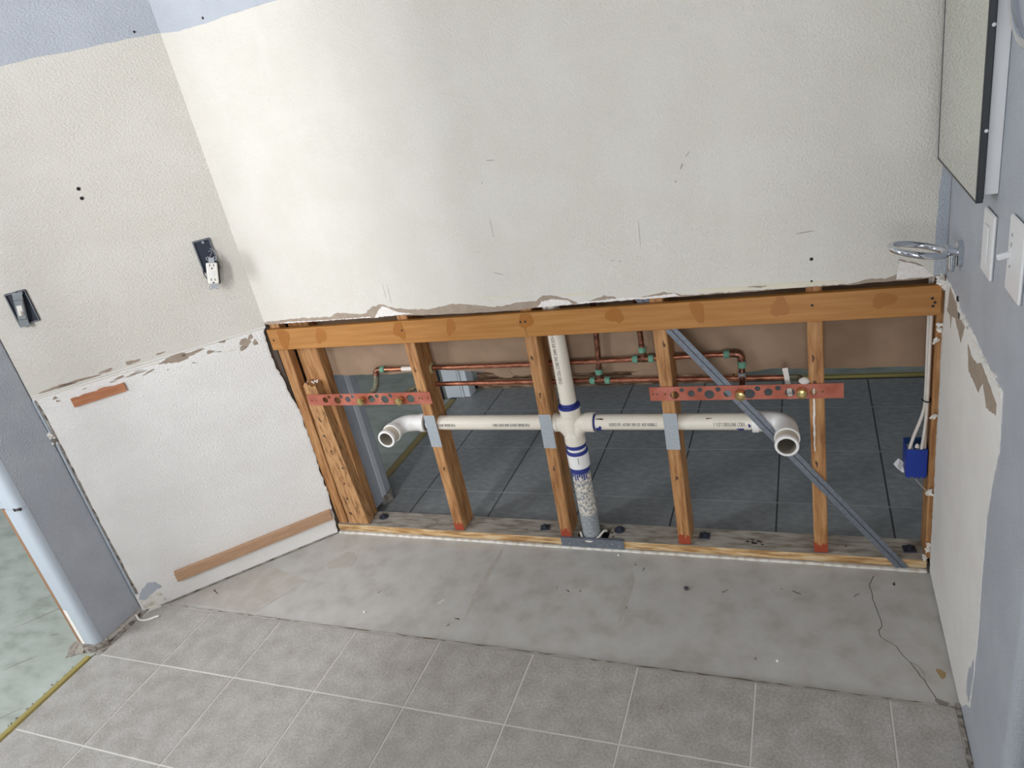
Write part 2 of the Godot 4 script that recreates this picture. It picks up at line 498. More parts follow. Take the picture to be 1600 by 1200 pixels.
func floors():
	# bare concrete where the vanity stood
	var conc := struct("floor", prism(PackedVector2Array([Vector2(0, -0.115), Vector2(2.06, -0.115), Vector2(2.06, 0.487), Vector2(-0.487, 0.487), Vector2(-0.01, 0.012), Vector2(0, 0)]), -0.1, 0.0), M.slab, Vector3.ZERO, Vector3.ZERO, "bare patchy concrete where the vanity stood")
	var tiled := struct("floor", prism(PackedVector2Array([Vector2(-0.53, 0.53), Vector2(-0.49, 0.489), Vector2(2.056, 0.489), Vector2(2.056, 0.84), Vector2(3.15, 0.84), Vector2(3.15, 2.6), Vector2(-0.535, 2.6)]), -0.1, 0.0088), M.grout, Vector3.ZERO, Vector3.ZERO, "taupe ceramic tile floor with pale grout")
	var area_poly := PackedVector2Array([Vector2(-0.505, 0.53), Vector2(-0.485, 0.512), Vector2(-0.463, 0.490), Vector2(2.046, 0.490), Vector2(2.046, 0.9), Vector2(3.15, 0.9), Vector2(3.15, 2.59), Vector2(-0.530, 2.59), Vector2(-0.530, 0.735), Vector2(-0.505, 0.72)])
	for i in range(-1, 12):
		for j in range(-1, 8):
			var x := -0.2259 + 0.3052 * i
			var z := 0.7328 + 0.3052 * j
			for piece in Geometry2D.intersect_polygons(rect(x + 0.0021, z + 0.0021, x + 0.3031, z + 0.3031), area_poly):
				var q := Geometry2D.offset_polygon(piece, -0.0009)
				if q.size() == 0: continue
				var st := new_st()
				var y1 := 0.0100 + rng.randf_range(-0.0003, 0.0003)
				var n: int = piece.size()
				# bevelled tile
				if q[0].size() == n:
					var off := 0
					var best := 1e9
					for k in n:
						var dd: float = piece[0].distance_to(q[0][k])
						if dd < best:
							best = dd
							off = k
					for k in n:
						var a: Vector2 = piece[k]
						var b: Vector2 = piece[(k + 1) % n]
						var c: Vector2 = q[0][(k + 1 + off) % n]
						var d: Vector2 = q[0][(k + off) % n]
						var nn := Vector3((a.x + b.x - c.x - d.x), 0, (a.y + b.y - c.y - d.y)).normalized() + Vector3.UP
						face(st, [Vector3(a.x, y1 - 0.0006, a.y), Vector3(b.x, y1 - 0.0006, b.y), Vector3(c.x, y1, c.y), Vector3(d.x, y1, d.y)], nn.normalized())
				var mesh := prism(piece, 0.004, y1 - 0.0006)
				st.append_from(prism(q[0], y1 - 0.001, y1), 0, Transform3D())
				st.append_from(mesh, 0, Transform3D())
				mi("tile", st.commit(), M["tile%d" % ((i * 5 + j * 3 + 30) % 3)], tiled)
	# broken mortar lip along the tile edge
	var lip := jag([Vector2(-0.468, 0.4885), Vector2(0.3, 0.4885), Vector2(1.2, 0.4885), Vector2(2.05, 0.4885)], 0.02, 0.0016, 3)
	var lip2 := jag([Vector2(2.05, 0.4800), Vector2(1.2, 0.4790), Vector2(0.3, 0.4780), Vector2(-0.462, 0.4760)], 0.02, 0.0028, 4)
	lip.append_array(lip2)
	mi("mortar_lip", prism(lip, -0.004, 0.0055), M.slab_patch, conc)
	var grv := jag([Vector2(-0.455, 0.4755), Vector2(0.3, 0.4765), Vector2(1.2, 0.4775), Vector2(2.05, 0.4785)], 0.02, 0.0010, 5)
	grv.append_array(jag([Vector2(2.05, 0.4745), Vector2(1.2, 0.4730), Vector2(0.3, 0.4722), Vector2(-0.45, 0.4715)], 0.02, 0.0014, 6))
	mi("shadow_line", prism(grv, -0.004, 0.0006), plain(rgb(112, 102, 90), 0.9), conc)  # dark line paints the shadow along the tile edge
	# paler and browner patches of old thinset
	mi("thinset_patch", prism(PackedVector2Array([Vector2(-0.44, 0.455), Vector2(-0.20, 0.215), Vector2(0.04, 0.28), Vector2(-0.06, 0.46)]), -0.004, 0.0007), M.slab_patch, conc)
	for b in [[Vector2(0.72, 0.2), 0.012, 0.14, 61], [Vector2(1.21, 0.2), 0.010, 0.12, 62], [Vector2(0.12, 0.16), 0.05, 0.05, 63]]:
		mi("thinset_patch", prism(quick(blob(b[0], b[1], b[2], b[3], 0.0, 26, 0.3)), -0.004, 0.0005), M.slab_patch, conc)
	# crack
	var cr := [Vector2(1.908, 0.033), Vector2(1.896, 0.068), Vector2(1.900, 0.13), Vector2(1.912, 0.20), Vector2(1.915, 0.235), Vector2(1.905, 0.252), Vector2(1.907, 0.275), Vector2(1.942, 0.303), Vector2(1.953, 0.33), Vector2(1.969, 0.352), Vector2(1.992, 0.405), Vector2(2.008, 0.45), Vector2(2.017, 0.478)]
	var la := jag(cr, 0.012, 0.0016, 21)
	var ra := la.duplicate()
	ra.reverse()
	for k in ra.size(): la.append(ra[k] + Vector2(0.0016, 0.0004))
	mi("crack", prism(la, -0.003, 0.0004), M.dark, conc)
	var cr2 := jag([Vector2(1.969, 0.352), Vector2(1.984, 0.36), Vector2(1.996, 0.385), Vector2(1.992, 0.405)], 0.01, 0.001, 22)
	var r2 := cr2.duplicate()
	r2.reverse()
	for k in r2.size(): cr2.append(r2[k] + Vector2(0.0009, 0.0009))
	mi("crack", prism(cr2, -0.003, 0.0004), M.dark, conc)
	mi("rust_stain", prism(blob(Vector2(2.034, 0.378), 0.010, 0.014, 12), -0.003, 0.0005), plain(rgb(166, 140, 98), 0.7), conc)
	mi("dark_stain", prism(blob(Vector2(2.022, 0.468), 0.012, 0.010, 13), -0.003, 0.0005), M.mark, conc)
	var sm := [[0.36, 0.30], [0.55, 0.22], [0.98, 0.20], [1.02, 0.21], [1.06, 0.205], [1.0, 0.235], [1.21, 0.06], [1.24, 0.08], [1.22, 0.26], [1.23, 0.31], [1.66, 0.12], [1.70, 0.13], [1.50, 0.15], [1.72, 0.34], [1.60, 0.40], [0.70, 0.38], [0.68, 0.41], [0.9, 0.09], [1.86, 0.12], [1.96, 0.06]]
	for k in sm.size():
		mi("scuff", prism(blob(Vector2(sm[k][0], sm[k][1]), rng.randf_range(0.003, 0.010), rng.randf_range(0.0015, 0.004), 100 + k, rng.randf() * 3.0, 12, 0.7), -0.003, 0.0004), [M.mark, M.slab_patch, M.mark, M.pebble][k % 4], conc)
	# mortar-filled strip along the stub wall where the skirting was
	var strip := PackedVector2Array([Vector2(-0.53, 0.533), Vector2(-0.507, 0.512), Vector2(-0.506, 0.73), Vector2(-0.535, 0.745)])
	mi("mortar_strip", prism(strip, 0.0, 0.011), M.dirt, tiled)
	# green-grey painted concrete next door, left and behind
	var green := struct("floor", prism(PackedVector2Array([Vector2(-3.2, -3.5), Vector2(-0.02, -3.5), Vector2(-0.02, -0.2), Vector2(-0.55, 0.5), Vector2(-0.55, 2.6), Vector2(-3.2, 2.6)]), -0.1, 0.0), M.green_floor, Vector3.ZERO, Vector3.ZERO, "green-grey painted concrete floor of the next room")
	for k in 26:
		var c := Vector2(-0.62 - rng.randf() * 0.9, 0.4 + rng.randf() * 1.0)
		mi("scuff", prism(blob(c, rng.randf_range(0.01, 0.09), rng.randf_range(0.001, 0.003), 200 + k, rng.randf_range(-0.9, -0.4), 14, 0.5), -0.003, 0.0004), M.mark, green)
	struct("floor", prism(rect(-0.02, -3.5, 3.15, -1.30), -0.1, 0.0), M.green_floor, Vector3.ZERO, Vector3.ZERO, "green-grey painted concrete beyond the far brass strip")
	# dark tiles of the room behind the open wall
	var far := struct("floor", prism(rect(-0.02, -1.30, 3.15, -0.115), -0.1, 0.0075), M.far_grout, Vector3.ZERO, Vector3.ZERO, "grey tile floor of the room behind the studs")
	var far_area := rect(0.02, -1.25, 3.1, -0.117)
	for i in range(-1, 9):
		for j in range(0, 5):
			var x := 0.254 + 0.3456 * i
			var z := -0.3043 + 0.3456 * (1 - j)
			for piece in Geometry2D.intersect_polygons(rect(x + 0.003, z - 0.3426, x + 0.3426, z - 0.003), far_area):
				if i == -1 and j > 0: boxat("grout_sheen", Vector3(0.02, 0.004, z - 0.0022), Vector3(3.1, 0.0088, z + 0.0022), M.far_grout_sheen, far, 0.0004)  # pale strips paint the sheen on the row joints
				mi("tile", prism(piece, 0.003, 0.0095 + rng.randf_range(-0.0004, 0.0004)), M["far_tile%d" % ((i * 4 + j * 7 + 40) % 3)], far)

func room_shell():
	var H := 2.44
	struct("ceiling", prism(rect(-3.3, -3.6, 3.3, 4.82), H, H + 0.1), M.ceiling, Vector3.ZERO, Vector3.ZERO, "flat white ceiling")
	struct("wall_outer_left", prism(rect(-3.3, -3.6, -3.2, 2.72), -0.1, H), M.room)
	struct("wall_outer_right", prism(rect(3.15, -3.6, 3.3, 4.82), -0.1, H), M.room)
	struct("wall_outer_back", prism(rect(-3.2, -3.6, 3.15, -3.5), -0.1, H), M.room)
	# wall behind the camera and an added unseen cupboard that shades the middle of the bay
	struct("wall_rear", prism(rect(-3.2, 2.6, 1.0, 2.72), 0.0, H), M.room)
	struct("wall_rear_side", prism(rect(0.88, 2.72, 1.0, 4.82), 0.0, H), M.room)
	struct("wall_rear_far", prism(rect(0.88, 4.7, 3.3, 4.82), 0.0, H), M.room)
	struct("floor", prism(rect(0.9, 2.6, 3.15, 4.7), -0.1, 0.0), M.slab, Vector3.ZERO, Vector3.ZERO, "concrete floor of the bedroom behind the camera")
	var tc := thing("added_light_blocker", "added unseen cupboard standing behind the camera", "light_blocker", Vector3(0.553, 0.0104, 1.98))
	boxat("body", Vector3(-0.12, 0.0, -0.22), Vector3(0.12, 2.25, 0.24), M.casing, tc, 0.004)
	var dd := boxat("door", Vector3(-0.117, 0.05, -0.238), Vector3(0.117, 2.22, -0.2205), M.casing, tc, 0.004)
	mi("knob", lathe([Vector2(0.004, 0.0), Vector2(0.005, 0.014), Vector2(0.012, 0.018), Vector2(0.010, 0.026), Vector2(0, 0.028)], 14), M.chrome, dd, Vector3(0.09, -0.1, -0.0088), Vector3(-PI / 2, 0, 0))
	# added unseen door leaf blocking light off the end of the right wall, out of the frame
	var od := thing("added_door_blocker", "added unseen door blocking light beyond the end of the right wall", "door", Vector3(1.985, 0.0104, 1.27))
	boxat("panel", Vector3(0.0, 0.008, -0.02), Vector3(0.80, 2.04, 0.02), M.room, od, 0.003)
	mi("knob", lathe([Vector2(0.006, 0.0), Vector2(0.008, 0.03), Vector2(0.024, 0.038), Vector2(0.022, 0.056), Vector2(0, 0.060)], 18), M.chrome, od, Vector3(0.72, 0.95, 0.020), Vector3(PI / 2, 0, 0))
	# windows added to supply the light, all behind the camera or out of sight
	var w := [["added_window_1", Vector3(0.343, 1.86, 2.59), Vector2(0.22, 1.1), 0.0], ["added_window_2", Vector3(2.05, 1.25, 4.69), Vector2(1.8, 1.4), 0.0], ["added_window_3", Vector3(-1.9, 1.5, 2.59), Vector2(1.2, 1.3), 0.0], ["added_window_4", Vector3(3.14, 1.5, -0.68), Vector2(0.7, 0.9), PI / 2]]
	for k in w:
		var fr := new_st()
		var s: Vector2 = k[2]
		for sx in [-1.0, 1.0]:
			cbox(Vector3(0.05, s.y + 0.1, 0.02), 0.002, fr, Vector3(sx * (s.x * 0.5 + 0.025), 0, 0))
			cbox(Vector3(s.x, 0.05, 0.02), 0.002, fr, Vector3(0, sx * (s.y * 0.5 + 0.025), 0))
		var win := struct(k[0], fr.commit(), M.casing, k[1], Vector3(0, k[3], 0), "added unseen window giving daylight")
		mi("pane", cbox(Vector3(s.x, s.y, 0.006), 0.001), M.glow, win, Vector3(0, 0, 0.004) if k[3] == 0.0 else Vector3(0, 0, 0.004))
	# partitions that close the rooms off from each other
	struct("wall_back_right", prism(rect(2.17, -0.114, 3.15, 0.0), 0.0, H), M.blue)
	struct("wall_far", prism(rect(-0.05, -1.37, 1.42, -1.26), 0.10, H), M.room, Vector3.ZERO, Vector3.ZERO, "wall of the far room above its exposed plate")
	var fp := boxat("far_bottom_plate", Vector3(0.10, 0.0, -1.34), Vector3(1.42, 0.06, -1.25), M.far_wood)
	tag(fp, "dark weathered wooden plate at the foot of the far wall", "wood plate")
	var fp2 := boxat("far_sill_board", Vector3(0.10, 0.062, -1.335), Vector3(1.38, 0.098, -1.268), M.far_wood)
	tag(fp2, "dark board lying on the far wall plate", "board")
	var fst := boxat("far_stud", Vector3(1.425, 0.0, -1.34), Vector3(1.475, 2.43, -1.26), M.stud1)
	tag(fst, "orange wooden stud end beside the far doorway", "stud")
	struct("wall_far_lintel", prism(rect(1.48, -1.37, 3.15, -1.26), 2.1, H), M.room)
	# left wall of the far room with its doorway; rounded painted jamb near the studs
	var arc := PackedVector2Array([Vector2(-0.055, -0.118), Vector2(0.112, -0.118), Vector2(0.112, -0.245)])
	for k in 7:
		var t := PI / 2 * k / 6.0
		arc.append(Vector2(0.087 + 0.025 * cos(t), -0.245 - 0.025 * sin(t)))
	arc.append(Vector2(-0.055, -0.27))
	var jm := struct("wall_far_left", prism(arc, 0.03, H), M.blue, Vector3.ZERO, Vector3.ZERO, "grey painted jamb seen past the studs")
	var st := new_st()
	st.append_from(prism(PackedVector2Array(blob(Vector2(0.07, -0.22), 0.052, 0.062, 77, 0.0, 18, 0.2)), 0.0, 0.045), 0, Transform3D())
	mi("crumbled_base", st.commit(), M.dirt, jm)
	boxat("lit_jamb_edge", Vector3(0.108, 0.035, -0.215), Vector3(0.1145, 2.4, -0.185), M.casing, jm, 0.002)  # pale strip paints the light on the rounded jamb edge
	struct("wall_far_left_lintel", prism(rect(-0.055, -1.15, 0.10, -0.27), 2.1, H), M.room)
	struct("wall_far_left_end", prism(rect(-0.055, -1.26, 0.02, -1.235), 0.0, H), M.room)
	var th := thing("door_threshold", "worn wooden threshold strip of the far left doorway", "threshold", Vector3(0.005, 0.0, -0.7))
	mi("strip", cbox(Vector3(0.035, 0.016, 0.84), 0.004), plain(rgb(150, 134, 88), 0.6), th, Vector3(0, 0.008, 0))
	var cs := thing("door_casing", "pale grey door casing standing behind the left stud", "door trim", Vector3(0.03, 0.0, -1.16))
	boxat("face_board", Vector3(-0.075, 0.002, -0.02), Vector3(0.015, 2.1, 0.008), M.casing, cs, 0.003)
	boxat("side_board", Vector3(0.016, 0.002, -0.07), Vector3(0.064, 2.1, 0.004), M.casing, cs, 0.003)
	boxat("bead", Vector3(0.018, 0.002, 0.004), Vector3(0.030, 2.1, 0.012), M.casing, cs, 0.003)
	boxat("weather_strip", Vector3(-0.105, 0.002, 0.010), Vector3(-0.085, 2.1, 0.024), M.rubber, cs, 0.003)
	# brass strip at the far doorway
	var fb := boxat("brass_threshold", Vector3(1.48, 0.0095, -1.285), Vector3(3.1, 0.022, -1.262), M.brass_strip)
	tag(fb, "yellow brass strip across the far doorway floor", "threshold")
	# brass strip at the near doorway, left
	var bs := thing("brass_threshold", "brass edging strip between tiles and green floor, lower left", "threshold", Vector3(-0.541, 0.0, 1.665))
	mi("edge", cbox(Vector3(0.016, 0.020, 1.83), 0.003), M.brass_strip, bs, Vector3(0, 0.010, 0))
	mi("flange", cbox(Vector3(0.010, 0.004, 1.83), 0.001), M.brass_strip, bs, Vector3(-0.012, 0.0025, 0))

func wall_back():
	var H := 2.44
	var bottom := [Vector2(-0.002, 0.896), Vector2(0.034, 0.894), Vector2(0.074, 0.896), Vector2(0.428, 0.893), Vector2(0.452, 0.891), Vector2(0.465, 0.901), Vector2(0.536, 0.895), Vector2(0.628, 0.889), Vector2(0.763, 0.886), Vector2(0.946, 0.884), Vector2(1.032, 0.889), Vector2(1.123, 0.89), Vector2(1.212, 0.893), Vector2(1.303, 0.892), Vector2(1.427, 0.891), Vector2(1.688, 0.892), Vector2(1.849, 0.891), Vector2(1.949, 0.893), Vector2(2.058, 0.893)]
	var board := jag(bottom, 0.02, 0.0012, 31)
	board.append_array(PackedVector2Array([Vector2(2.058, H), Vector2(-0.002, H)]))
	var w := struct("wall_back", slab2(board, -0.0127, -0.0016), M.gypsum, Vector3.ZERO, Vector3.ZERO, "cream textured wall cut away above the studs")
	mi("board_paper", slab2(board, -0.0016, -0.0008), M.paper, w)
	mi("back_paper", slab2(board, -0.0135, -0.0128), M.paper_back, w)
	# torn edge of the paint
	var edge := [Vector2(0.0, 0.905), Vector2(0.039, 0.906), Vector2(0.151, 0.91), Vector2(0.276, 0.907), Vector2(0.316, 0.918), Vector2(0.419, 0.909), Vector2(0.45, 0.929), Vector2(0.491, 0.937), Vector2(0.525, 0.924), Vector2(0.557, 0.917), Vector2(0.611, 0.911), Vector2(0.665, 0.908), Vector2(0.722, 0.919), Vector2(0.753, 0.918), Vector2(0.821, 0.912), Vector2(0.87, 0.9), Vector2(0.921, 0.904), Vector2(0.956, 0.91), Vector2(1.016, 0.91), Vector2(1.039, 0.924), Vector2(1.082, 0.921), Vector2(1.118, 0.906), Vector2(1.147, 0.894), Vector2(1.182, 0.898), Vector2(1.221, 0.91), Vector2(1.25, 0.906), Vector2(1.263, 0.896), Vector2(1.322, 0.897), Vector2(1.39, 0.908), Vector2(1.421, 0.902), Vector2(1.437, 0.894), Vector2(1.688, 0.895), Vector2(1.846, 0.894), Vector2(1.882, 0.902), Vector2(1.938, 0.902), Vector2(1.956, 0.914), Vector2(1.956, 0.947), Vector2(1.985, 0.938), Vector2(2.012, 0.925), Vector2(2.017, 0.9), Vector2(2.033, 0.896)]
	var low := jag(edge, 0.009, 0.0022, 32)
	var cream := low.duplicate()
	cream.append_array(jag([Vector2(2.033, 0.896), Vector2(2.034, 1.0), Vector2(2.036, 1.1), Vector2(2.046, 1.2), Vector2(2.057, 1.24), Vector2(2.057, 1.83)], 0.03, 0.001, 33))
	cream.append_array(jag([Vector2(2.057, 1.83), Vector2(1.2, 1.828), Vector2(0.428, 1.827), Vector2(0.268, 1.824), Vector2(0.171, 1.821), Vector2(0.071, 1.820), Vector2(0.0, 1.828)], 0.02, 0.0012, 34))
	mi("cream_paint", slab2(cream, -0.0008, 0.0004), M.cream, w)
	var top := jag([Vector2(0.0, 1.828), Vector2(0.071, 1.820), Vector2(0.171, 1.821), Vector2(0.268, 1.824), Vector2(0.428, 1.827), Vector2(1.2, 1.828), Vector2(2.057, 1.83)], 0.02, 0.0012, 35)
	var b := PackedVector2Array()
	for p in top: b.append(p - Vector2(0, 0.001))
	b.append_array(PackedVector2Array([Vector2(2.057, H), Vector2(0, H)]))
	mi("grey_paint", slab2(b, -0.0007, 0.0008), M.blue, w)
	var strip := jag([Vector2(2.031, 0.9), Vector2(2.032, 1.0), Vector2(2.034, 1.1), Vector2(2.044, 1.2), Vector2(2.056, 1.25)], 0.03, 0.001, 36)
	strip.append_array(PackedVector2Array([Vector2(2.057, 1.25), Vector2(2.057, 0.9)]))
	mi("grey_paint", slab2(strip, -0.0007, 0.0008), M.blue, w)
	# broken plaster showing white
	var pl := [
		[Vector2(0.452, 0.893), Vector2(0.468, 0.912), Vector2(0.49, 0.930), Vector2(0.512, 0.922), Vector2(0.545, 0.905), Vector2(0.60, 0.897), Vector2(0.53, 0.896)],
		[Vector2(0.80, 0.886), Vector2(0.815, 0.902), Vector2(0.846, 0.899), Vector2(0.872, 0.888)],
		[Vector2(1.015, 0.889), Vector2(1.032, 0.906), Vector2(1.07, 0.912), Vector2(1.115, 0.903), Vector2(1.125, 0.891)],
		[Vector2(1.13, 0.891), Vector2(1.15, 0.896), Vector2(1.2, 0.897), Vector2(1.262, 0.900), Vector2(1.33, 0.897), Vector2(1.42, 0.902), Vector2(1.43, 0.8925), Vector2(1.30, 0.8925)],
		[Vector2(1.953, 0.896), Vector2(1.957, 0.944), Vector2(1.985, 0.934), Vector2(2.012, 0.922), Vector2(2.03, 0.898)],
		[Vector2(0.05, 0.8955), Vector2(0.10, 0.899), Vector2(0.30, 0.896), Vector2(0.44, 0.8965), Vector2(0.43, 0.8935)],
		[Vector2(0.66, 0.8885), Vector2(0.70, 0.892), Vector2(0.75, 0.889), Vector2(0.72, 0.8865)]]
	for k in pl.size():
		var line: Array = pl[k].duplicate()
		line.append(line[0])
		var pg := jag(line, 0.006, 0.0012, 40 + k)
		mi("exposed_gypsum", slab2(pg, -0.0012, 0.0006 if k < 5 else -0.0003), M.gypsum, w)
	# caulk and stains along the cut, scratches, nail holes
	for s in [[Vector2(1.56, 0.903), 0.10, 0.006, 51], [Vector2(1.72, 0.902), 0.12, 0.007, 52], [Vector2(1.14, 0.921), 0.06, 0.003, 53], [Vector2(0.9, 0.93), 0.07, 0.002, 54]]:
		mi("caulk_stain", slab2(blob(s[0], s[1], s[2], s[3], 0.0, 30, 0.25), 0.0, 0.0010), M.ivory, w)
	for s in [[0.960, 1.322, 0.016, 0.0018, -0.1], [0.922, 1.265, 0.002, 0.003, 0.0], [0.924, 1.14, 0.001, 0.038, 0.0], [1.342, 1.076, 0.0009, 0.052, 0.04], [0.915, 1.002, 0.020, 0.0016, -0.3], [1.485, 1.262, 0.010, 0.002, 0.9], [1.450, 1.20, 0.003, 0.004, 0.4], [1.468, 1.235, 0.003, 0.012, 0.5], [1.75, 1.036, 0.030, 0.002, 0.08], [1.28, 1.006, 0.004, 0.002, -0.3], [1.26, 1.010, 0.008, 0.001, -0.2], [0.53, 0.97, 0.0008, 0.05, 0.05], [0.515, 0.98, 0.0008, 0.04, 0.03]]:
		mi("scratch", slab2(blob(Vector2(s[0], s[1]), s[2] * 0.8, s[3] * 0.7, int(s[0] * 1000), s[4] if s[2] > s[3] else -s[4], 22, 0.18), 0.0, 0.0009), M.scuff_grey, w)
	for s in [[1.763, 0.966, 0.0045], [1.762, 0.908, 0.003], [0.17, 1.834, 0.0045]]:
		mi("screw_hole", lathe([Vector2(0, 0.002), Vector2(s[2] * 0.5, 0.002), Vector2(s[2], 0.0005), Vector2(s[2], -0.004)], 14), M.dark, w, Vector3(s[0], s[1], 0.0), Vector3(PI / 2, 0, 0))
	# far side board with its ragged lower edge
	var far := jag([Vector2(0.132, 0.645), Vector2(0.378, 0.641), Vector2(0.586, 0.651), Vector2(0.70, 0.640), Vector2(0.788, 0.640), Vector2(0.789, 0.622), Vector2(1.021, 0.625), Vector2(1.27, 0.623), Vector2(1.36, 0.61), Vector2(1.515, 0.600), Vector2(1.641, 0.618), Vector2(1.777, 0.614), Vector2(2.044, 0.610), Vector2(2.17, 0.610)], 0.03, 0.0025, 71)
	far.append_array(PackedVector2Array([Vector2(2.17, 2.44), Vector2(0.0, 2.44), Vector2(0.0, 0.9), Vector2(0.132, 0.9)]))
	var fw := struct("wall_back_far_side", slab2(far, -0.1145, -0.1035), M.gypsum, Vector3.ZERO, Vector3.ZERO, "back of the far drywall, bare brown paper")
	mi("board_paper", slab2(far, -0.1035, -0.1022), M.paper_back, fw)
	mi("far_paint", slab2(far, -0.1152, -0.1145), M.blue, fw)
	# paper tears hanging from it
	for s in [[0.80, 0.640, 0.05, 0.018, 5], [1.30, 0.615, 0.06, 0.012, 6], [1.74, 0.622, 0.03, 0.012, 7], [0.94, 0.628, 0.05, 0.01, 8]]:
		mi("torn_paper", slab2(blob(Vector2(s[0], s[1]), s[2], s[3], s[4], 0.0, 24, 0.5), -0.1021, -0.1008), M.paper_back, fw)

func wall_left():
	var H := 2.44
	# angled wall: local -x runs along it from the corner, local +z faces the room
	var th := PI / 4
	var lowcut := [Vector2(-0.004, 0.002), Vector2(0.010, 0.17), Vector2(0.010, 0.289), Vector2(0.014, 0.414), Vector2(0.012, 0.551), Vector2(-0.002, 0.66), Vector2(-0.012, 0.73), Vector2(-0.016, 0.80), Vector2(-0.010, 0.875)]
	var lc := jag(lowcut, 0.012, 0.003, 81)
	var board := PackedVector2Array([Vector2(-0.742, 0.0)])
	board.append_array(lc)
	board.append_array(PackedVector2Array([Vector2(0.0, 0.886), Vector2(0.0, H), Vector2(-0.742, H)]))
	var w := struct("wall_left", slab2(board, -0.0127, -0.0012), M.gypsum, Vector3.ZERO, Vector3(0, th, 0), "angled wall beside the vanity bay, white below and cream above")
	# white unpainted texture below the old counter line
	var white := PackedVector2Array([Vector2(-0.7435, 0.006), Vector2(-0.006, 0.006)])
	for p in lc:
		if p.y > 0.01: white.append(p + Vector2(-0.004, 0))
	white.append_array(jag([Vector2(-0.006, 0.884), Vector2(-0.3, 0.886), Vector2(-0.7435, 0.888)], 0.03, 0.0012, 82))
	mi("white_texture", slab2(white, -0.0012, 0.0), M.white_wall, w)
	var cream := PackedVector2Array([Vector2(-0.7435, 0.889)])
	cream.append_array(jag([Vector2(-0.742, 0.889), Vector2(-0.3, 0.887), Vector2(0.0, 0.885)], 0.03, 0.0008, 83))
	cream.append_array(jag([Vector2(0.0, 1.829), Vector2(-0.068, 1.829), Vector2(-0.126, 1.827), Vector2(-0.249, 1.821), Vector2(-0.332, 1.822), Vector2(-0.433, 1.815), Vector2(-0.7435, 1.81)], 0.02, 0.0012, 84))
	mi("cream_paint", slab2(cream, -0.0012, 0.0004), M.cream, w)
	var top := jag([Vector2(0.0, 1.828), Vector2(-0.068, 1.828), Vector2(-0.126, 1.826), Vector2(-0.249, 1.820), Vector2(-0.332, 1.821), Vector2(-0.433, 1.814), Vector2(-0.7435, 1.809)], 0.02, 0.0012, 84)
	top.append_array(PackedVector2Array([Vector2(-0.7435, H), Vector2(0, H)]))
	mi("grey_paint", slab2(top, -0.0011, 0.0008), M.blue, w)
	# ridge of old caulk where the splashback ended
	mi("caulk_ridge", tube([Vector3(-0.742, 0.893, 0.0), Vector3(-0.5, 0.892, 0.0), Vector3(-0.2, 0.889, 0.0), Vector3(0.0, 0.887, 0.0)], 0.0035, 8, null, true, 0.5), M.caulk, w)
	mi("caulk_ridge", tube([Vector3(-0.735, 0.883, 0.0), Vector3(-0.5, 0.882, 0.0), Vector3(-0.36, 0.879, 0.0)], 0.002, 8, null, true, 0.5), M.ivory, w)
	# torn patches of brown paper
	for p in [[-0.66, 0.899, 0.045, 0.006, 0.01, 1], [-0.60, 0.900, 0.05, 0.005, 0.0, 2], [-0.515, 0.904, 0.018, 0.0055, 0.1, 3], [-0.435, 0.907, 0.018, 0.007, 0.0, 4], [-0.31, 0.874, 0.05, 0.011, -0.02, 5], [-0.255, 0.876, 0.03, 0.007, 0.0, 6], [-0.085, 0.851, 0.025, 0.013, 0.5, 7], [-0.06, 0.868, 0.012, 0.006, 0.4, 8], [-0.05, 0.845, 0.006, 0.012, 0.0, 9], [-0.345, 0.907, 0.012, 0.003, 0.0, 10], [-0.20, 0.861, 0.012, 0.005, 0.2, 11], [-0.15, 0.882, 0.010, 0.004, 0.0, 12], [-0.44, 0.866, 0.03, 0.003, 0.0, 13], [-0.40, 0.858, 0.02, 0.0025, 0.2, 14], [-0.49, 0.869, 0.02, 0.003, 0.1, 15], [-0.685, 0.868, 0.006, 0.004, 0.0, 16], [-0.68, 0.856, 0.006, 0.003, 0.0, 17]]:
		mi("torn_patch", slab2(blob(Vector2(p[0], p[1]), p[2], p[3], 300 + int(p[5]), p[4], 26, 0.45), -0.001, 0.0011 if p[1] > 0.888 else 0.0008), M.paper, w)
	for k in 16:
		var c := Vector2(-0.68 + k * 0.042, 0.868 + rng.randf_range(-0.03, 0.01))
		mi("chip", slab2(blob(c, rng.randf_range(0.002, 0.012), rng.randf_range(0.0008, 0.0022), 340 + k, rng.randf_range(-0.4, 0.4), 10, 0.6), -0.001, 0.0008), [M.mark, M.ivory][k % 2], w)
	# anchors and a nail hole
	for s in [[-0.374, 1.460, 0.0055], [-0.376, 1.432, 0.0055], [-0.068, 1.842, 0.0035]]:
		mi("screw_hole", lathe([Vector2(0, 0.0005), Vector2(s[2] * 0.45, 0.0005), Vector2(s[2] * 0.55, 0.0024), Vector2(s[2], 0.0014), Vector2(s[2], -0.004)], 16), M.dark, w, Vector3(s[0], s[1], 0.0006), Vector3(PI / 2, 0, 0))
	# base: dirty seam with the concrete, paint smear at the end
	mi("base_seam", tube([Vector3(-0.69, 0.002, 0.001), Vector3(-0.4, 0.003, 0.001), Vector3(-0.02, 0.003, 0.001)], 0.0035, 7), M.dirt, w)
	mi("paint_smear", slab2(jag([Vector2(-0.738, 0.060), Vector2(-0.720, 0.090), Vector2(-0.690, 0.112), Vector2(-0.665, 0.104), Vector2(-0.650, 0.075), Vector2(-0.68, 0.070), Vector2(-0.72, 0.050), Vector2(-0.738, 0.060)], 0.01, 0.002, 91), -0.001, 0.001), M.blue, w)
	mi("bare_patch", slab2(jag([Vector2(-0.735, 0.006), Vector2(-0.735, 0.052), Vector2(-0.70, 0.062), Vector2(-0.67, 0.064), Vector2(-0.655, 0.03), Vector2(-0.66, 0.006)], 0.01, 0.002, 92), -0.001, 0.0006), M.mud, w)
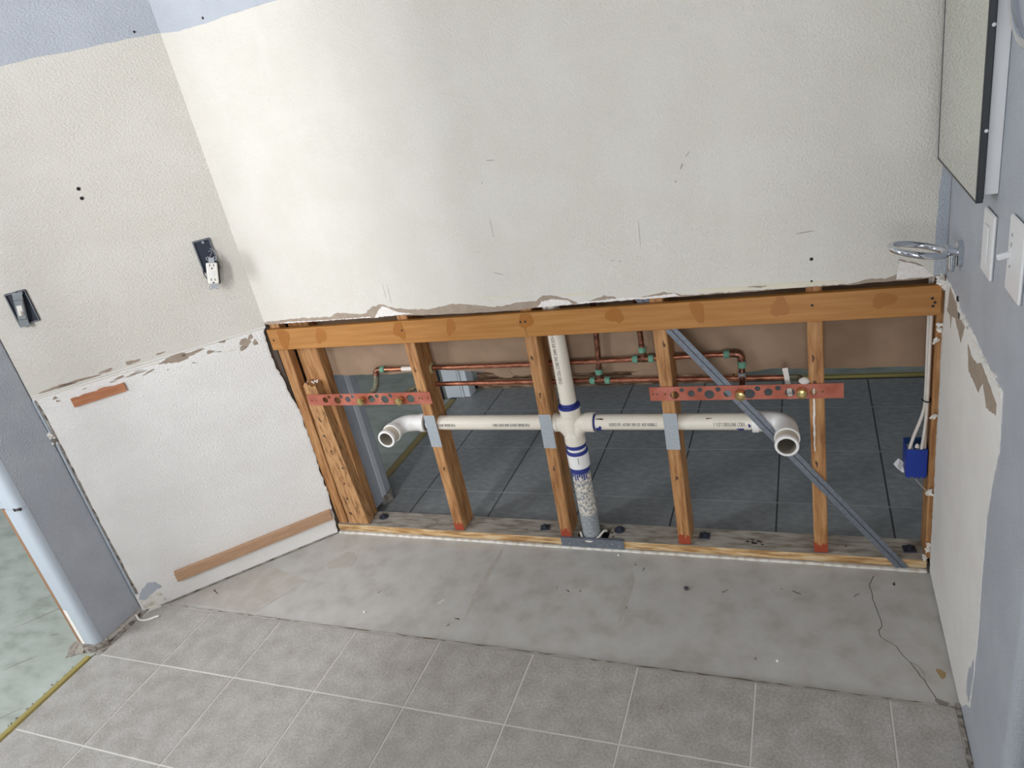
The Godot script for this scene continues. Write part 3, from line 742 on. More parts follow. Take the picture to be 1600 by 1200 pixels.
	# light edge bead where the bay meets the stub wall
	mi("edge_bead", tube([Vector3(-0.741, 0.09, 0.002), Vector3(-0.741, 0.5, 0.002), Vector3(-0.739, 0.72, 0.002)], 0.0045, 8), M.blue_trim, w)
	mi("edge_bead", tube([Vector3(-0.741, 0.755, 0.002), Vector3(-0.742, 0.88, 0.002)], 0.004, 8), M.blue_trim, w)
	var gap := jag([Vector2(-0.7365, 0.085), Vector2(-0.7365, 0.4), Vector2(-0.735, 0.76), Vector2(-0.737, 0.88)], 0.02, 0.0006, 93)
	gap.append_array(jag([Vector2(-0.733, 0.88), Vector2(-0.729, 0.76), Vector2(-0.7325, 0.4), Vector2(-0.730, 0.085)], 0.02, 0.0012, 94))
	mi("shadow_gap", slab2(gap, -0.001, 0.0007), M.dirt, w)  # dark strip paints the shadow beside the bead
	for k in 9:
		var c := Vector3(-0.738 - rng.randf() * 0.012, 0.745 + rng.randf_range(-0.022, 0.02), 0.003)
		mi("plaster_crumb", lathe([Vector2(0, -0.004), Vector2(0.005, -0.002), Vector2(0.006, 0.001), Vector2(0, 0.005)], 6), [M.mud, M.dirt, M.gypsum][k % 3], w, c, Vector3(rng.randf() * 3, rng.randf() * 3, rng.randf() * 3))
	# hidden body of the angled wall
	struct("wall_left_core", prism(PackedVector2Array([Vector2(-0.030, 0.008), Vector2(-0.528, 0.508), Vector2(-0.60, 0.508), Vector2(-0.60, 0.44), Vector2(-0.055, -0.115), Vector2(-0.004, -0.115), Vector2(-0.004, -0.018)]), 0.0, H), plain(rgb(104, 92, 82), 0.9))
	# stub wall with rounded corner
	var plan := PackedVector2Array([Vector2(-0.532, 0.520), Vector2(-0.527, 0.530), Vector2(-0.527, 0.688)])
	for k in 9:
		var t := PI / 2 * k / 8.0
		plan.append(Vector2(-0.554 + 0.027 * cos(t), 0.688 + 0.027 * sin(t)))
	plan.append_array(PackedVector2Array([Vector2(-0.604, 0.715), Vector2(-0.604, 0.512)]))
	var sw := struct("wall_left_stub", prism(plan, 0.030, H), M.blue, Vector3.ZERO, Vector3.ZERO, "grey-blue painted wall end with rounded corner at the doorway")
	boxat("bare_drywall_edge", Vector3(-0.6275, 0.022, 0.62), Vector3(-0.6045, 0.592, 0.7135), plain(rgb(146, 112, 84), 0.8), sw, 0.001)
	boxat("upper_jamb", Vector3(-0.70, 0.596, 0.60), Vector3(-0.6045, H - 0.01, 0.7165), M.blue_trim, sw, 0.002)
	# pale skin round the wall end, painting the light that falls there
	var cplan := PackedVector2Array()
	for k in 9:
		var t := PI / 2 * (0.12 + 0.88 * k / 8.0)
		cplan.append(Vector2(-0.554 + 0.0285 * cos(t), 0.688 + 0.0285 * sin(t)))
	cplan.append(Vector2(-0.6045, 0.7165))
	cplan.append(Vector2(-0.6045, 0.7152))
	for k in 9:
		var t := PI / 2 * (1.0 - 0.88 * k / 8.0)
		cplan.append(Vector2(-0.554 + 0.0271 * cos(t), 0.688 + 0.0271 * sin(t)))
	mi("lit_corner_skin", prism(cplan, 0.032, 0.590), M.blue_trim, sw)
	mi("lit_corner_skin", prism(cplan, 0.600, 2.43), M.blue_trim, sw)
	mi("split", prism(jag([Vector2(-0.530, 0.690), Vector2(-0.536, 0.712), Vector2(-0.56, 0.7175), Vector2(-0.5605, 0.7160), Vector2(-0.535, 0.708), Vector2(-0.528, 0.690)], 0.006, 0.0006, 95), 0.589, 0.601), M.dark, sw)
	mi("bare_edge", prism(PackedVector2Array([Vector2(-0.604, 0.7166), Vector2(-0.588, 0.7168), Vector2(-0.592, 0.7172), Vector2(-0.604, 0.7174)]), 0.03, 0.18), M.gypsum, sw)
	# plaster crumbs and a curl of caulk at its foot
	var foot := mi("crumbled_foot", prism(blob(Vector2(-0.565, 0.700), 0.042, 0.030, 96, 0.0, 24, 0.3), 0.0, 0.030), M.dirt, sw)
	mi("crumbled_foot", prism(PackedVector2Array([Vector2(-0.60, 0.52), Vector2(-0.532, 0.52), Vector2(-0.530, 0.69), Vector2(-0.60, 0.69)]), 0.0, 0.030), M.mud, sw)

func wall_right():
	var H := 2.44
	var plan := PackedVector2Array([Vector2(2.17, -0.10), Vector2(2.17, 0.832), Vector2(2.091, 0.832)])
	for k in 9:
		var t := PI / 2 * k / 8.0
		plan.append(Vector2(2.088 - 0.030 * sin(t), 0.802 + 0.030 * cos(t)))
	plan.append_array(PackedVector2Array([Vector2(2.058, -0.002), Vector2(2.085, -0.004), Vector2(2.085, -0.10)]))
	var w := struct("wall_right", prism(plan, 0.0, H), M.blue, Vector3.ZERO, Vector3.ZERO, "grey-blue painted right wall with a rounded end")
	var rot := Vector3(0, -PI / 2, 0)
	var at := Vector3(2.058, 0, 0)
	# unpainted texture left where the cabinet stood (local x = depth from the corner)
	var edge := [Vector2(0.002, 0.008), Vector2(0.466, 0.010), Vector2(0.500, 0.03), Vector2(0.528, 0.072), Vector2(0.560, 0.10), Vector2(0.568, 0.192), Vector2(0.572, 0.307), Vector2(0.561, 0.465), Vector2(0.556, 0.60), Vector2(0.575, 0.70), Vector2(0.600, 0.774), Vector2(0.591, 0.833), Vector2(0.584, 0.885), Vector2(0.486, 0.884), Vector2(0.402, 0.884), Vector2(0.338, 0.890), Vector2(0.261, 0.872), Vector2(0.186, 0.878), Vector2(0.15, 0.895), Vector2(0.064, 0.898), Vector2(0.002, 0.893), Vector2(0.002, 0.008)]
	mi("white_texture", slab2(jag(edge, 0.014, 0.002, 110), -0.001, 0.0012), M.white_wall, w, at, rot)
	var b1 := [Vector2(0.066, 0.892), Vector2(0.142, 0.882), Vector2(0.20, 0.868), Vector2(0.249, 0.868), Vector2(0.221, 0.820), Vector2(0.150, 0.845), Vector2(0.105, 0.838), Vector2(0.097, 0.802), Vector2(0.085, 0.83), Vector2(0.045, 0.826), Vector2(0.066, 0.892)]
	mi("torn_patch", slab2(jag(b1, 0.012, 0.002, 111), -0.001, 0.0020), M.paper, w, at, rot)
	var b2 := [Vector2(0.293, 0.846), Vector2(0.34, 0.838), Vector2(0.383, 0.846), Vector2(0.421, 0.862), Vector2(0.481, 0.856), Vector2(0.556, 0.846), Vector2(0.557, 0.824), Vector2(0.486, 0.801), Vector2(0.446, 0.835), Vector2(0.414, 0.798), Vector2(0.38, 0.80), Vector2(0.318, 0.797), Vector2(0.293, 0.846)]
	mi("torn_patch", slab2(jag(b2, 0.012, 0.002, 112), -0.001, 0.0020), M.paper, w, at, rot)
	# flaked caulk along the old counter line
	for k in 10:
		var z := 0.18 + k * 0.042
		mi("caulk_flake", slab2(blob(Vector2(z, 0.880 + rng.randf_range(-0.008, 0.006)), rng.randf_range(0.014, 0.026), rng.randf_range(0.004, 0.009), 400 + k, rng.randf_range(-0.2, 0.2), 16, 0.5), 0.0, 0.0034), M.caulk, w, at, rot)
	for k in 5:
		mi("chip", slab2(blob(Vector2(0.155 + 0.008 * k, 0.897 - 0.007 * k), 0.004, 0.006, 420 + k, 0.4, 10, 0.6), 0.0, 0.0030), M.dark, w, at, rot)
	mi("paint_smear", slab2(blob(Vector2(0.545, 0.16), 0.018, 0.07, 430, -0.1, 24, 0.35), 0.0, 0.0016), M.blue, w, at, rot)
	# ragged cut edge of the board beside the studs
	var rag := jag([Vector2(-0.004, 0.03), Vector2(-0.005, 0.2), Vector2(-0.004, 0.35), Vector2(-0.012, 0.42), Vector2(-0.004, 0.5), Vector2(-0.006, 0.64), Vector2(-0.020, 0.74), Vector2(-0.006, 0.78), Vector2(0.0, 0.885)], 0.012, 0.004, 113)
	rag.append_array(PackedVector2Array([Vector2(0.010, 0.885), Vector2(0.010, 0.03)]))
	mi("ragged_edge", slab2(rag, -0.009, 0.0014), M.mud, w, at, rot)
	# dark dirty seam where the tiles meet the wall
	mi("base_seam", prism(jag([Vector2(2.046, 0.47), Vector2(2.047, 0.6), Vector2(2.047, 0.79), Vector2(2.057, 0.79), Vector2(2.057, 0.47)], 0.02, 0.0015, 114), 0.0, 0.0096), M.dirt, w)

func framing():
	# bottom plate, notched round the drain
	var bp := thing("bottom_plate", "weathered wooden bottom plate with bolts under the studs", "wood plate", Vector3(0, 0, 0))
	var plan := PackedVector2Array([Vector2(0.002, -0.008), Vector2(0.995, -0.008), Vector2(0.995, -0.092), Vector2(1.105, -0.092), Vector2(1.105, -0.008), Vector2(2.05, -0.008), Vector2(2.05, -0.1015), Vector2(0.002, -0.1015)])
	mi("plank", prism(plan, 0.0, 0.0375), M.old_wood, bp)
	boxat("front_edge", Vector3(0.002, 0.010, -0.0078), Vector3(0.995, 0.037, -0.0060), M.plate_edge, bp, 0.0004)
	boxat("front_edge", Vector3(1.105, 0.010, -0.0078), Vector3(2.05, 0.037, -0.0060), M.plate_edge, bp, 0.0004)
	var mudl := jag([Vector2(0.002, 0.004), Vector2(0.5, 0.002), Vector2(1.0, 0.003), Vector2(1.6, 0.001), Vector2(2.05, 0.004)], 0.05, 0.0012, 120)
	mudl.append_array(PackedVector2Array([Vector2(2.05, -0.0058), Vector2(0.002, -0.0058)]))
	mi("plaster_bead", prism(mudl, 0.0, 0.0065), M.mud, bp)
	boxat("drain_pit", Vector3(0.997, 0.0, -0.090), Vector3(1.103, 0.004, -0.010), M.rubber, bp, 0.0005)
	for p in [[0.866, -0.055, 0.2], [1.135, -0.065, 0.5], [1.421, -0.059, 0.0], [2.010, -0.051, 0.1], [0.185, -0.065, 0.3]]:
		var wsh := mi("washer", cbox(Vector3(0.034, 0.004, 0.034), 0.002) if p[2] < 0.25 else lathe([Vector2(0, 0.002), Vector2(0.018, 0.002), Vector2(0.019, -0.002)], 18), M.bolt, bp, Vector3(p[0], 0.0396, p[1]), Vector3(0, p[2], 0))
		mi("nut", lathe([Vector2(0, 0.012), Vector2(0.005, 0.012), Vector2(0.005, 0.007), Vector2(0.009, 0.007), Vector2(0.009, 0.0)], 6), M.bolt, wsh, Vector3(0, 0.002, 0))
	for p in [[0.53, -0.03, 3], [1.06, -0.075, 4], [1.11, -0.05, 5], [1.12, -0.03, 4], [1.555, -0.045, 5], [1.575, -0.04, 8], [1.59, -0.05, 6], [1.57, -0.055, 4], [1.60, -0.035, 4], [1.84, -0.05, 3], [0.80, -0.04, 3], [0.43, -0.05, 3]]:
		mi("knot", prism(blob(Vector2(p[0], p[1]), p[2] * 0.0012, p[2] * 0.0007, int(p[0] * 900), 0.2, 12, 0.5), 0.03, 0.0380), M.dark, bp)
	# steel strap bridging the notch
	var sp := thing("steel_strap", "bluish steel strap nailed over the notched bottom plate", "strap", Vector3(1.05, 0, 0))
	mi("face_plate", cbox(Vector3(0.222, 0.036, 0.002), 0.0005), M.steel, sp, Vector3(0, 0.0225, -0.0035))
	mi("top_lip", cbox(Vector3(0.222, 0.002, 0.012), 0.0005), M.steel, sp, Vector3(0, 0.0405, -0.0085))
	for k in [[-0.08, 0.018], [-0.03, 0.014], [0.07, 0.026], [0.095, 0.02]]:
		mi("nail_head", lathe([Vector2(0, 0.0012), Vector2(0.003, 0.0008), Vector2(0.0035, 0)], 10), M.zinc, sp, Vector3(k[0], k[1], -0.0024), Vector3(PI / 2, 0, 0))
	# four long studs
	var lab := ["knotty stud behind the left perforated copper bracket", "grained stud just left of the white vent pipe", "smooth stud at the left end of the right bracket", "stud crossed by the diagonal steel brace, right end"]
	var sx := [0.524, 0.938, 1.343, 1.751]
	var tilt := [0.0, -0.016, 0.0, 0.004]
	for i in 4:
		var s := thing("wall_stud", lab[i], "stud", Vector3(sx[i] + 0.0195, 0.038, -0.0572), "studs of the opened wall")
		s.rotation.z = tilt[i]
		mi("lumber", cbox(Vector3(0.039, 2.36, 0.089), 0.003), M["stud%d" % i], s, Vector3(0, 1.18, 0))
		# red end dye at the foot
		var jl := jag([Vector2(-0.0188, 0.030), Vector2(-0.006, 0.034), Vector2(0.006, 0.028), Vector2(0.0188, 0.032)], 0.0022, 0.011, 130 + i)
		jl.append_array(PackedVector2Array([Vector2(0.0188, 0.001), Vector2(-0.0188, 0.001)]))
		mi("red_dye", slab2(jl, 0.0440, 0.0449), M.red_stain, s)
		if i < 3:
			var jf := jag([Vector2(-0.018, 0.05), Vector2(-0.008, 0.062), Vector2(0.004, 0.048), Vector2(0.018, 0.058)], 0.0022, 0.016, 140 + i)
			jf.append_array(PackedVector2Array([Vector2(0.018, 0.028), Vector2(-0.018, 0.028)]))
			mi("red_dye", slab2(jf, 0.0440, 0.0447), M.red_fade, s)
			mi("nail_plate", cbox(Vector3(0.042, 0.125, 0.0016), 0.0005), M.guard, s, Vector3(0.0005, 0.422, 0.0454))
		for k in 3:
			mi("knot", slab2(blob(Vector2(rng.randf_range(-0.01, 0.012), [0.30, 0.56, 0.68][k] + rng.randf_range(-0.06, 0.03)), 0.0035, 0.009, 150 + i * 5 + k, 0.0, 14, 0.5), 0.044, 0.0448), M.rust, s)
	# printed marks on the first and third studs, drip of plaster on the last
	var d := get_node("wall_stud_003")
	mi("plaster_drip", slab2(jag([Vector2(-0.010, 0.36), Vector2(-0.012, 0.46), Vector2(-0.009, 0.56), Vector2(-0.005, 0.57), Vector2(-0.006, 0.46), Vector2(-0.008, 0.36)], 0.01, 0.0012, 160), 0.044, 0.0462), M.gypsum, d)
	# corner studs at the left
	var c0 := thing("corner_stud", "reddish narrow stud against the angled left wall", "stud", Vector3(0.024, 0.038, -0.032))
	mi("lumber", cbox(Vector3(0.042, 2.36, 0.038), 0.003), M.stud1, c0, Vector3(0, 1.18, 0))
	var c1 := thing("corner_stud", "wide flat stud set back behind the split block", "stud", Vector3(0.092, 0.038, -0.0775))
	mi("lumber", cbox(Vector3(0.089, 2.36, 0.046), 0.003), M.stud2, c1, Vector3(0, 1.18, 0))
	var blk := thing("split_block", "short split scrap of stud with a broken top", "wood block", Vector3(0.0, 0.038, 0.0))
	var bpts := jag([Vector2(0.056, 0.002), Vector2(0.052, 0.30), Vector2(0.061, 0.61)], 0.03, 0.0015, 170)
	bpts.append_array(jag([Vector2(0.061, 0.612), Vector2(0.080, 0.618), Vector2(0.095, 0.606), Vector2(0.115, 0.612)], 0.006, 0.004, 171))
	bpts.append_array(PackedVector2Array([Vector2(0.115, 0.60), Vector2(0.128, 0.30), Vector2(0.146, 0.002)]))
	mi("lumber", slab2(bpts, -0.053, -0.0127), M.block, blk)
	for k in 8:
		mi("knot", slab2(blob(Vector2(rng.randf_range(0.062, 0.112), 0.05 + k * 0.07), rng.randf_range(0.002, 0.005), rng.randf_range(0.003, 0.010), 180 + k, 0.3, 12, 0.6), -0.0135, -0.0121), [M.rust, M.dark][k % 2], blk)
	for k in 9:
		mi("splinter", lathe([Vector2(0, -0.006), Vector2(0.004, -0.002), Vector2(0.002, 0.002), Vector2(0, 0.006)], 5), M.gypsum, blk, Vector3(0.064 + k * 0.0058, 0.612 + rng.randf_range(-0.003, 0.004), rng.randf_range(-0.045, -0.018)), Vector3(rng.randf(), rng.randf(), rng.randf()))
	# stud against the right wall
	var r0 := thing("corner_stud", "stained stud along the right wall beside the blue box", "stud", Vector3(2.064, 0.038, -0.0572))
	mi("lumber", cbox(Vector3(0.038, 2.36, 0.089), 0.003), M.stud3, r0, Vector3(0, 1.18, 0))
	# board across the studs
	var rl := thing("backing_board", "long golden board nailed flat across the studs with glue blots", "board", Vector3(1.0265, 0.8385, -0.0015))
	mi("lumber", cbox(Vector3(2.046, 0.077, 0.019), 0.0015), M.rail, rl)
	var gl := [[0.068, 0.845, 0.026, 0.034, 0], [0.225, 0.845, 0.020, 0.032, 1], [0.375, 0.855, 0.006, 0.02, 2], [0.535, 0.848, 0.020, 0.033, 3], [0.72, 0.848, 0.014, 0.030, 4], [0.975, 0.855, 0.026, 0.024, 5], [1.245, 0.852, 0.022, 0.026, 6], [1.475, 0.850, 0.020, 0.030, 7], [1.685, 0.846, 0.022, 0.028, 8], [1.925, 0.848, 0.024, 0.022, 9]]
	for g in gl:
		if g[4] == 2: continue
		var pg := blob(Vector2(g[0] - 1.0265, g[1] - 0.8385), g[2], g[3], 190 + int(g[4]), 0.35 if g[4] > 5 else -0.2, 26, 0.3)
		for k in pg.size(): pg[k].y = clampf(pg[k].y, -0.036, 0.0368)
		var pieces := Geometry2D.intersect_polygons(pg, rect(-1.02, -0.0365, 1.02, 0.0365))
		mi("glue_blot", slab2(pieces[0], 0.009, 0.0100), M.glue, rl)
	for s in [[0.022, 0.838], [0.545, 0.846], [0.957, 0.850], [0.972, 0.850], [1.762, 0.846], [2.030, 0.845], [2.036, 0.834], [2.032, 0.825]]:
		mi("nail_hole", lathe([Vector2(0, 0.0008), Vector2(0.0035, 0.0008), Vector2(0.0035, -0.002)], 10), M.dark, rl, Vector3(s[0] - 1.0265, s[1] - 0.8385, 0.0095), Vector3(PI / 2, 0, 0))
	mi("crack", slab2(jag([Vector2(-0.062, 0.005), Vector2(-0.058, -0.02), Vector2(-0.056, -0.034), Vector2(-0.0572, -0.034), Vector2(-0.0592, -0.02), Vector2(-0.0632, 0.005)], 0.01, 0.0003, 201), 0.009, 0.0098), M.dark, rl)
	# diagonal steel brace, two folds and a rib
	var a := Vector3(1.285, 0.935, -0.0165)
	var b := Vector3(1.992, 0.004, -0.0040)
	var br := thing("diagonal_brace", "blue-grey folded steel brace running diagonally across the studs", "metal brace", (a + b) * 0.5)
	var bx := (b - a).normalized()
	var by := Vector3.BACK.cross(bx).normalized()
	br.basis = Basis(bx, by, bx.cross(by))
	var L := (b - a).length()
	mi("flange", cbox(Vector3(L, 0.013, 0.0016), 0.0004), M.steel, br, Vector3(0, 0.0078, 0))
	mi("flange", cbox(Vector3(L, 0.013, 0.0016), 0.0004), M.steel, br, Vector3(0, -0.0078, 0))
	mi("rib", cbox(Vector3(L, 0.0026, 0.003), 0.0004), M.bolt, br, Vector3(0, 0, -0.0012))
	mi("lip", cbox(Vector3(L, 0.002, 0.003), 0.0004), M.steel, br, Vector3(0, -0.0148, -0.0005))

func ring(r0: float, r1: float, y0: float, y1: float) -> Array:
	return [Vector2(r0, y0), Vector2(r1, y0), Vector2(r1, y1), Vector2(r0, y1)]

func print_text(s: String, h: float, parent: Node, at: Vector3, rot: Vector3, width: float):
	var t := TextMesh.new()
	var f := SystemFont.new()
	f.font_names = PackedStringArray(["Droid Sans"])
	t.font = f
	t.text = s
	t.font_size = 32
	t.pixel_size = h / 32.0
	t.depth = 0.0006
	t.curve_step = 4.0
	var o := mi("printed_text", t, M.ink, parent, at, rot)
	o.scale = Vector3(width, 1.0, 1.0)
	return o

func drain():
	var X := 1.042
	var Y := 0.477
	var Z := -0.044
	var d := thing("drain_pipe", "white plastic drain cross with vent, two arms and blue primer", "drain pipe", Vector3(X, 0, Z))
	# vent
	mi("vent_pipe", lathe([Vector2(0.0265, 0.52), Vector2(0.0265, 2.3)], 32), M.pvc, d)
	# cross fitting
	var st := new_st()
	lathe([Vector2(0.0265, 0.540), Vector2(0.0345, 0.5405), Vector2(0.0360, 0.539), Vector2(0.0360, 0.528), Vector2(0.0335, 0.526), Vector2(0.0325, 0.508), Vector2(0.0305, 0.502), Vector2(0.0305, 0.445), Vector2(0.0335, 0.432), Vector2(0.0345, 0.408), Vector2(0.0335, 0.402), Vector2(0.028, 0.401)], 36, st)
	for sg in [-1.0, 1.0]:
		var xf := Transform3D(Basis(Vector3.BACK, -sg * PI / 2), Vector3(0, Y, 0))
		lathe([Vector2(0.026, 0.0), Vector2(0.027, 0.03), Vector2(0.0290, 0.045), Vector2(0.0315, 0.047), Vector2(0.0325, 0.074), Vector2(0.0315, 0.076), Vector2(0.026, 0.076)], 36, st, xf)
		# swept shoulder flowing down into the stem
		tube(smooth([Vector3(sg * 0.052, Y - 0.002, 0), Vector3(sg * 0.028, Y - 0.010, 0), Vector3(sg * 0.010, Y - 0.034, 0), Vector3(0, Y - 0.07, 0)], 6), 0.0275, 24, st)
	mi("cross_fitting", st.commit(), M.pvc, d)
	mi("primer_band", lathe([Vector2(0.0268, 0.5412), Vector2(0.0330, 0.5418), Vector2(0.0363, 0.5395), Vector2(0.0363, 0.534)], 36), M.primer, d)
	mi("primer_band", lathe([Vector2(0.0269, 0.5415), Vector2(0.0269, 0.552)], 36), M.primer, d)
	mi("primer_band", lathe(ring(0.030, 0.0318, 0.388, 0.403), 36), M.primer, d)
	mi("bushing", lathe(ring(0.0, 0.0312, 0.355, 0.402), 36), M.pvc_white, d)
	mi("primer_band", lathe([Vector2(0.030, 0.379), Vector2(0.0350, 0.379), Vector2(0.0362, 0.373), Vector2(0.0350, 0.366)], 36), M.primer, d)
	mi("coupling", lathe([Vector2(0.0, 0.368), Vector2(0.0340, 0.368), Vector2(0.0358, 0.366), Vector2(0.0358, 0.318), Vector2(0.0345, 0.316), Vector2(0.028, 0.316)], 36), M.pvc_white, d)
	mi("primer_band", lathe([Vector2(0.0318, 0.317), Vector2(0.0318, 0.302), Vector2(0.0308, 0.296)], 36), M.primer, d)
	for k in 10:
		var t := PI * (0.15 + 0.7 * k / 9.0)
		var ln := 0.008 + 0.018 * absf(sin(k * 2.3))
		mi("primer_drip", cbox(Vector3(0.0045, ln, 0.0012), 0.0005), M.primer, d, Vector3(cos(t) * 0.0310, 0.298 - ln * 0.5, sin(t) * 0.0310), Vector3(0, PI / 2 - t, 0))
	mi("primer_drip", cbox(Vector3(0.0016, 0.024, 0.001), 0.0004), M.ink, d, Vector3(0.010, 0.350, 0.0346), Vector3(0, 0.28, 0))
	mi("lower_pipe", lathe([Vector2(0.0308, 0.318), Vector2(0.0308, 0.13)], 36), M.cement, d)
	mi("lower_pipe", lathe([Vector2(0.0308, 0.1302), Vector2(0.0310, 0.10), Vector2(0.0308, 0.012)], 36), M.cement_grey, d)
	mi("foam_collar", tube(smooth([Vector3(-0.038, 0.046, 0.01), Vector3(-0.022, 0.036, 0.034), Vector3(0.004, 0.032, 0.040), Vector3(0.028, 0.040, 0.028), Vector3(0.044, 0.050, 0.004), Vector3(0.052, 0.046, -0.004)], 6), 0.0038, 10), M.cable, d)
	# arms
	mi("arm_pipe", lathe([Vector2(0.0252, -0.575), Vector2(0.0252, -0.070)], 32), M.pvc, d, Vector3(0, Y, 0), Vector3(0, 0, -PI / 2))
	mi("arm_pipe", lathe([Vector2(0.0252, 0.070), Vector2(0.0252, 0.575)], 32), M.pvc, d, Vector3(0, Y, 0), Vector3(0, 0, -PI / 2))
	var rp := mi("primer_band", lathe([Vector2(0.0256, 0.076), Vector2(0.0256, 0.082)], 32), M.primer, d, Vector3(0, Y, 0), Vector3(0, 0, -PI / 2))
	for s in [[0.090, 5.2, 0.009, 0.016], [0.094, 5.6, 0.008, 0.012], [0.52, 5.4, 0.012, 0.006], [0.555, 5.2, 0.007, 0.012], [0.545, 6.0, 0.004, 0.007], [0.10, 6.9, 0.010, 0.004], [0.43, 6.9, 0.008, 0.002]]:
		var t: float = s[1] - TAU
		# splashes of blue primer on the right arm
		mi("primer_splash", slab2(blob(Vector2.ZERO, s[2], s[3] * 0.7, int(s[0] * 5000), 0.0, 14, 0.5), -0.004, 0.0006), M.primer if s[1] < 6.1 else M.ink, d, Vector3(s[0], Y + 0.0253 * sin(t + 0.25), 0.0253 * cos(t + 0.25)), Vector3(-(t + 0.25), 0, 0))
	# elbows with threaded trap adapters
	for sg in [-1.0, 1.0]:
		var ex: float = (0.408 if sg < 0 else 1.690) - X
		var dz: float = 0.0 if sg < 0 else 0.022
		var e := new_st()
		tube(bend(Vector3(ex - sg * 0.095, Y, 0), Vector3(ex, Y, 0), Vector3(ex, Y, 0.068 + dz), 0.052, 14), 0.0295, 28, e, false)
		var elbow := mi("elbow", e.commit(), M.pvc_white, d)
		lathe_part("hub_rim", [Vector2(0.026, -0.010), Vector2(0.0325, -0.010), Vector2(0.0330, 0.008), Vector2(0.026, 0.009)], elbow, Vector3(ex - sg * 0.088, Y, 0), Vector3(0, 0, PI / 2), M.pvc_white)
		lathe_part("hub_rim", [Vector2(0.026, -0.006), Vector2(0.0335, -0.006), Vector2(0.0340, 0.010), Vector2(0.026, 0.011)], elbow, Vector3(ex, Y, 0.066 + dz), Vector3(PI / 2, 0, 0), M.pvc_white)
		var th := []
		for k in 8:
			th.append(Vector2(0.0292 if k % 2 == 0 else 0.0302, 0.004 * k))
		lathe_part("thread", th, elbow, Vector3(ex, Y, 0.076 + dz), Vector3(PI / 2, 0, 0), M.pvc_thread)
		lathe_part("end_ring", [Vector2(0.026, -0.002), Vector2(0.0315, 0.0), Vector2(0.0320, 0.010), Vector2(0.0305, 0.014), Vector2(0.0255, 0.0148), Vector2(0.0240, 0.013)], elbow, Vector3(ex, Y, 0.104 + dz), Vector3(PI / 2, 0, 0), M.pvc_white)
		lathe_part("bore", [Vector2(0.0240, 0.013), Vector2(0.0232, 0.006), Vector2(0.0230, -0.080), Vector2(0.0, -0.082)], elbow, Vector3(ex, Y, 0.104 + dz), Vector3(PI / 2, 0, 0), M.pvc_inside)
	var cl := mi("black_gasket", lathe(ring(0.0, 0.0275, -0.003, 0.003), 28), M.rubber, d, Vector3(0.512 - X, Y, 0), Vector3(0, 0, PI / 2))
	# printing on the pipes
	print_text("FOR DRAIN, WASTE AND VENT ONLY", 0.0125, d, Vector3(0.838 - X, Y + 0.0032, 0.0252), Vector3(-0.13, 0, PI), 0.66)
	print_text("FOR DRAIN, WASTE", 0.0125, d, Vector3(0.597 - X, Y + 0.0032, 0.0252), Vector3(-0.13, 0, PI), 0.66)
	print_text("SERIES IPS  ASTM F 891-03  NSF 00880-2", 0.0135, d, Vector3(1.245 - X, Y + 0.0032, 0.0252), Vector3(-0.13, 0, 0), 0.62)
	print_text("1 1/2\" CRESLINE COEX", 0.0145, d, Vector3(1.530 - X, Y + 0.0032, 0.0252), Vector3(-0.13, 0, 0), 0.62)
	print_text("COEX CELL CORE PVC DWV IPS SCH 40 SERIES  ASTM F 891-03", 0.0140, d, Vector3(-0.004, 0.765, 0.0268), Vector3(0, -0.12, PI / 2), 0.72)

func lathe_part(called: String, prof: Array, parent: Node, at: Vector3, rot: Vector3, m: Material):
	return mi(called, lathe(prof, 28), m, parent, at, rot)

func perforated(called: String, label: String, x0: float, x1: float, y0: float, y1: float, holes: Array):
	var t := thing(called, label, "bracket", Vector3((x0 + x1) * 0.5, (y0 + y1) * 0.5, -0.0094))
	var c := CSGBox3D.new()
	c.name = "perforated_plate"
	c.size = Vector3(x1 - x0, y1 - y0, 0.0016)
	c.material = M.bracket
	t.add_child(c)
	for h in holes:
		var k := CSGCylinder3D.new()
		k.operation = CSGShape3D.OPERATION_SUBTRACTION
		k.radius = h[2]
		k.height = 0.02
		k.sides = 20
		k.material = M.bracket
		k.position = Vector3(h[0] - (x0 + x1) * 0.5, h[1] - (y0 + y1) * 0.5, 0)
		k.rotation.x = PI / 2
		c.add_child(k)
	return t

func stub(parent: Node, x: float, y: float):
	mi("stub_fitting", lathe([Vector2(0.0125, -0.034), Vector2(0.0135, -0.032), Vector2(0.0135, -0.018), Vector2(0.011, -0.016), Vector2(0.011, 0.0), Vector2(0.0, 0.0)], 20), M.corroded, parent, Vector3(x, y, 0), Vector3(PI / 2, 0, 0))
	mi("brass_cap", lathe([Vector2(0.0125, 0.0), Vector2(0.0140, 0.001), Vector2(0.0140, 0.016), Vector2(0.0125, 0.018), Vector2(0.006, 0.0195), Vector2(0.0, 0.0195)], 24), M.brass, parent, Vector3(x, y, -0.004), Vector3(PI / 2, 0, 0))

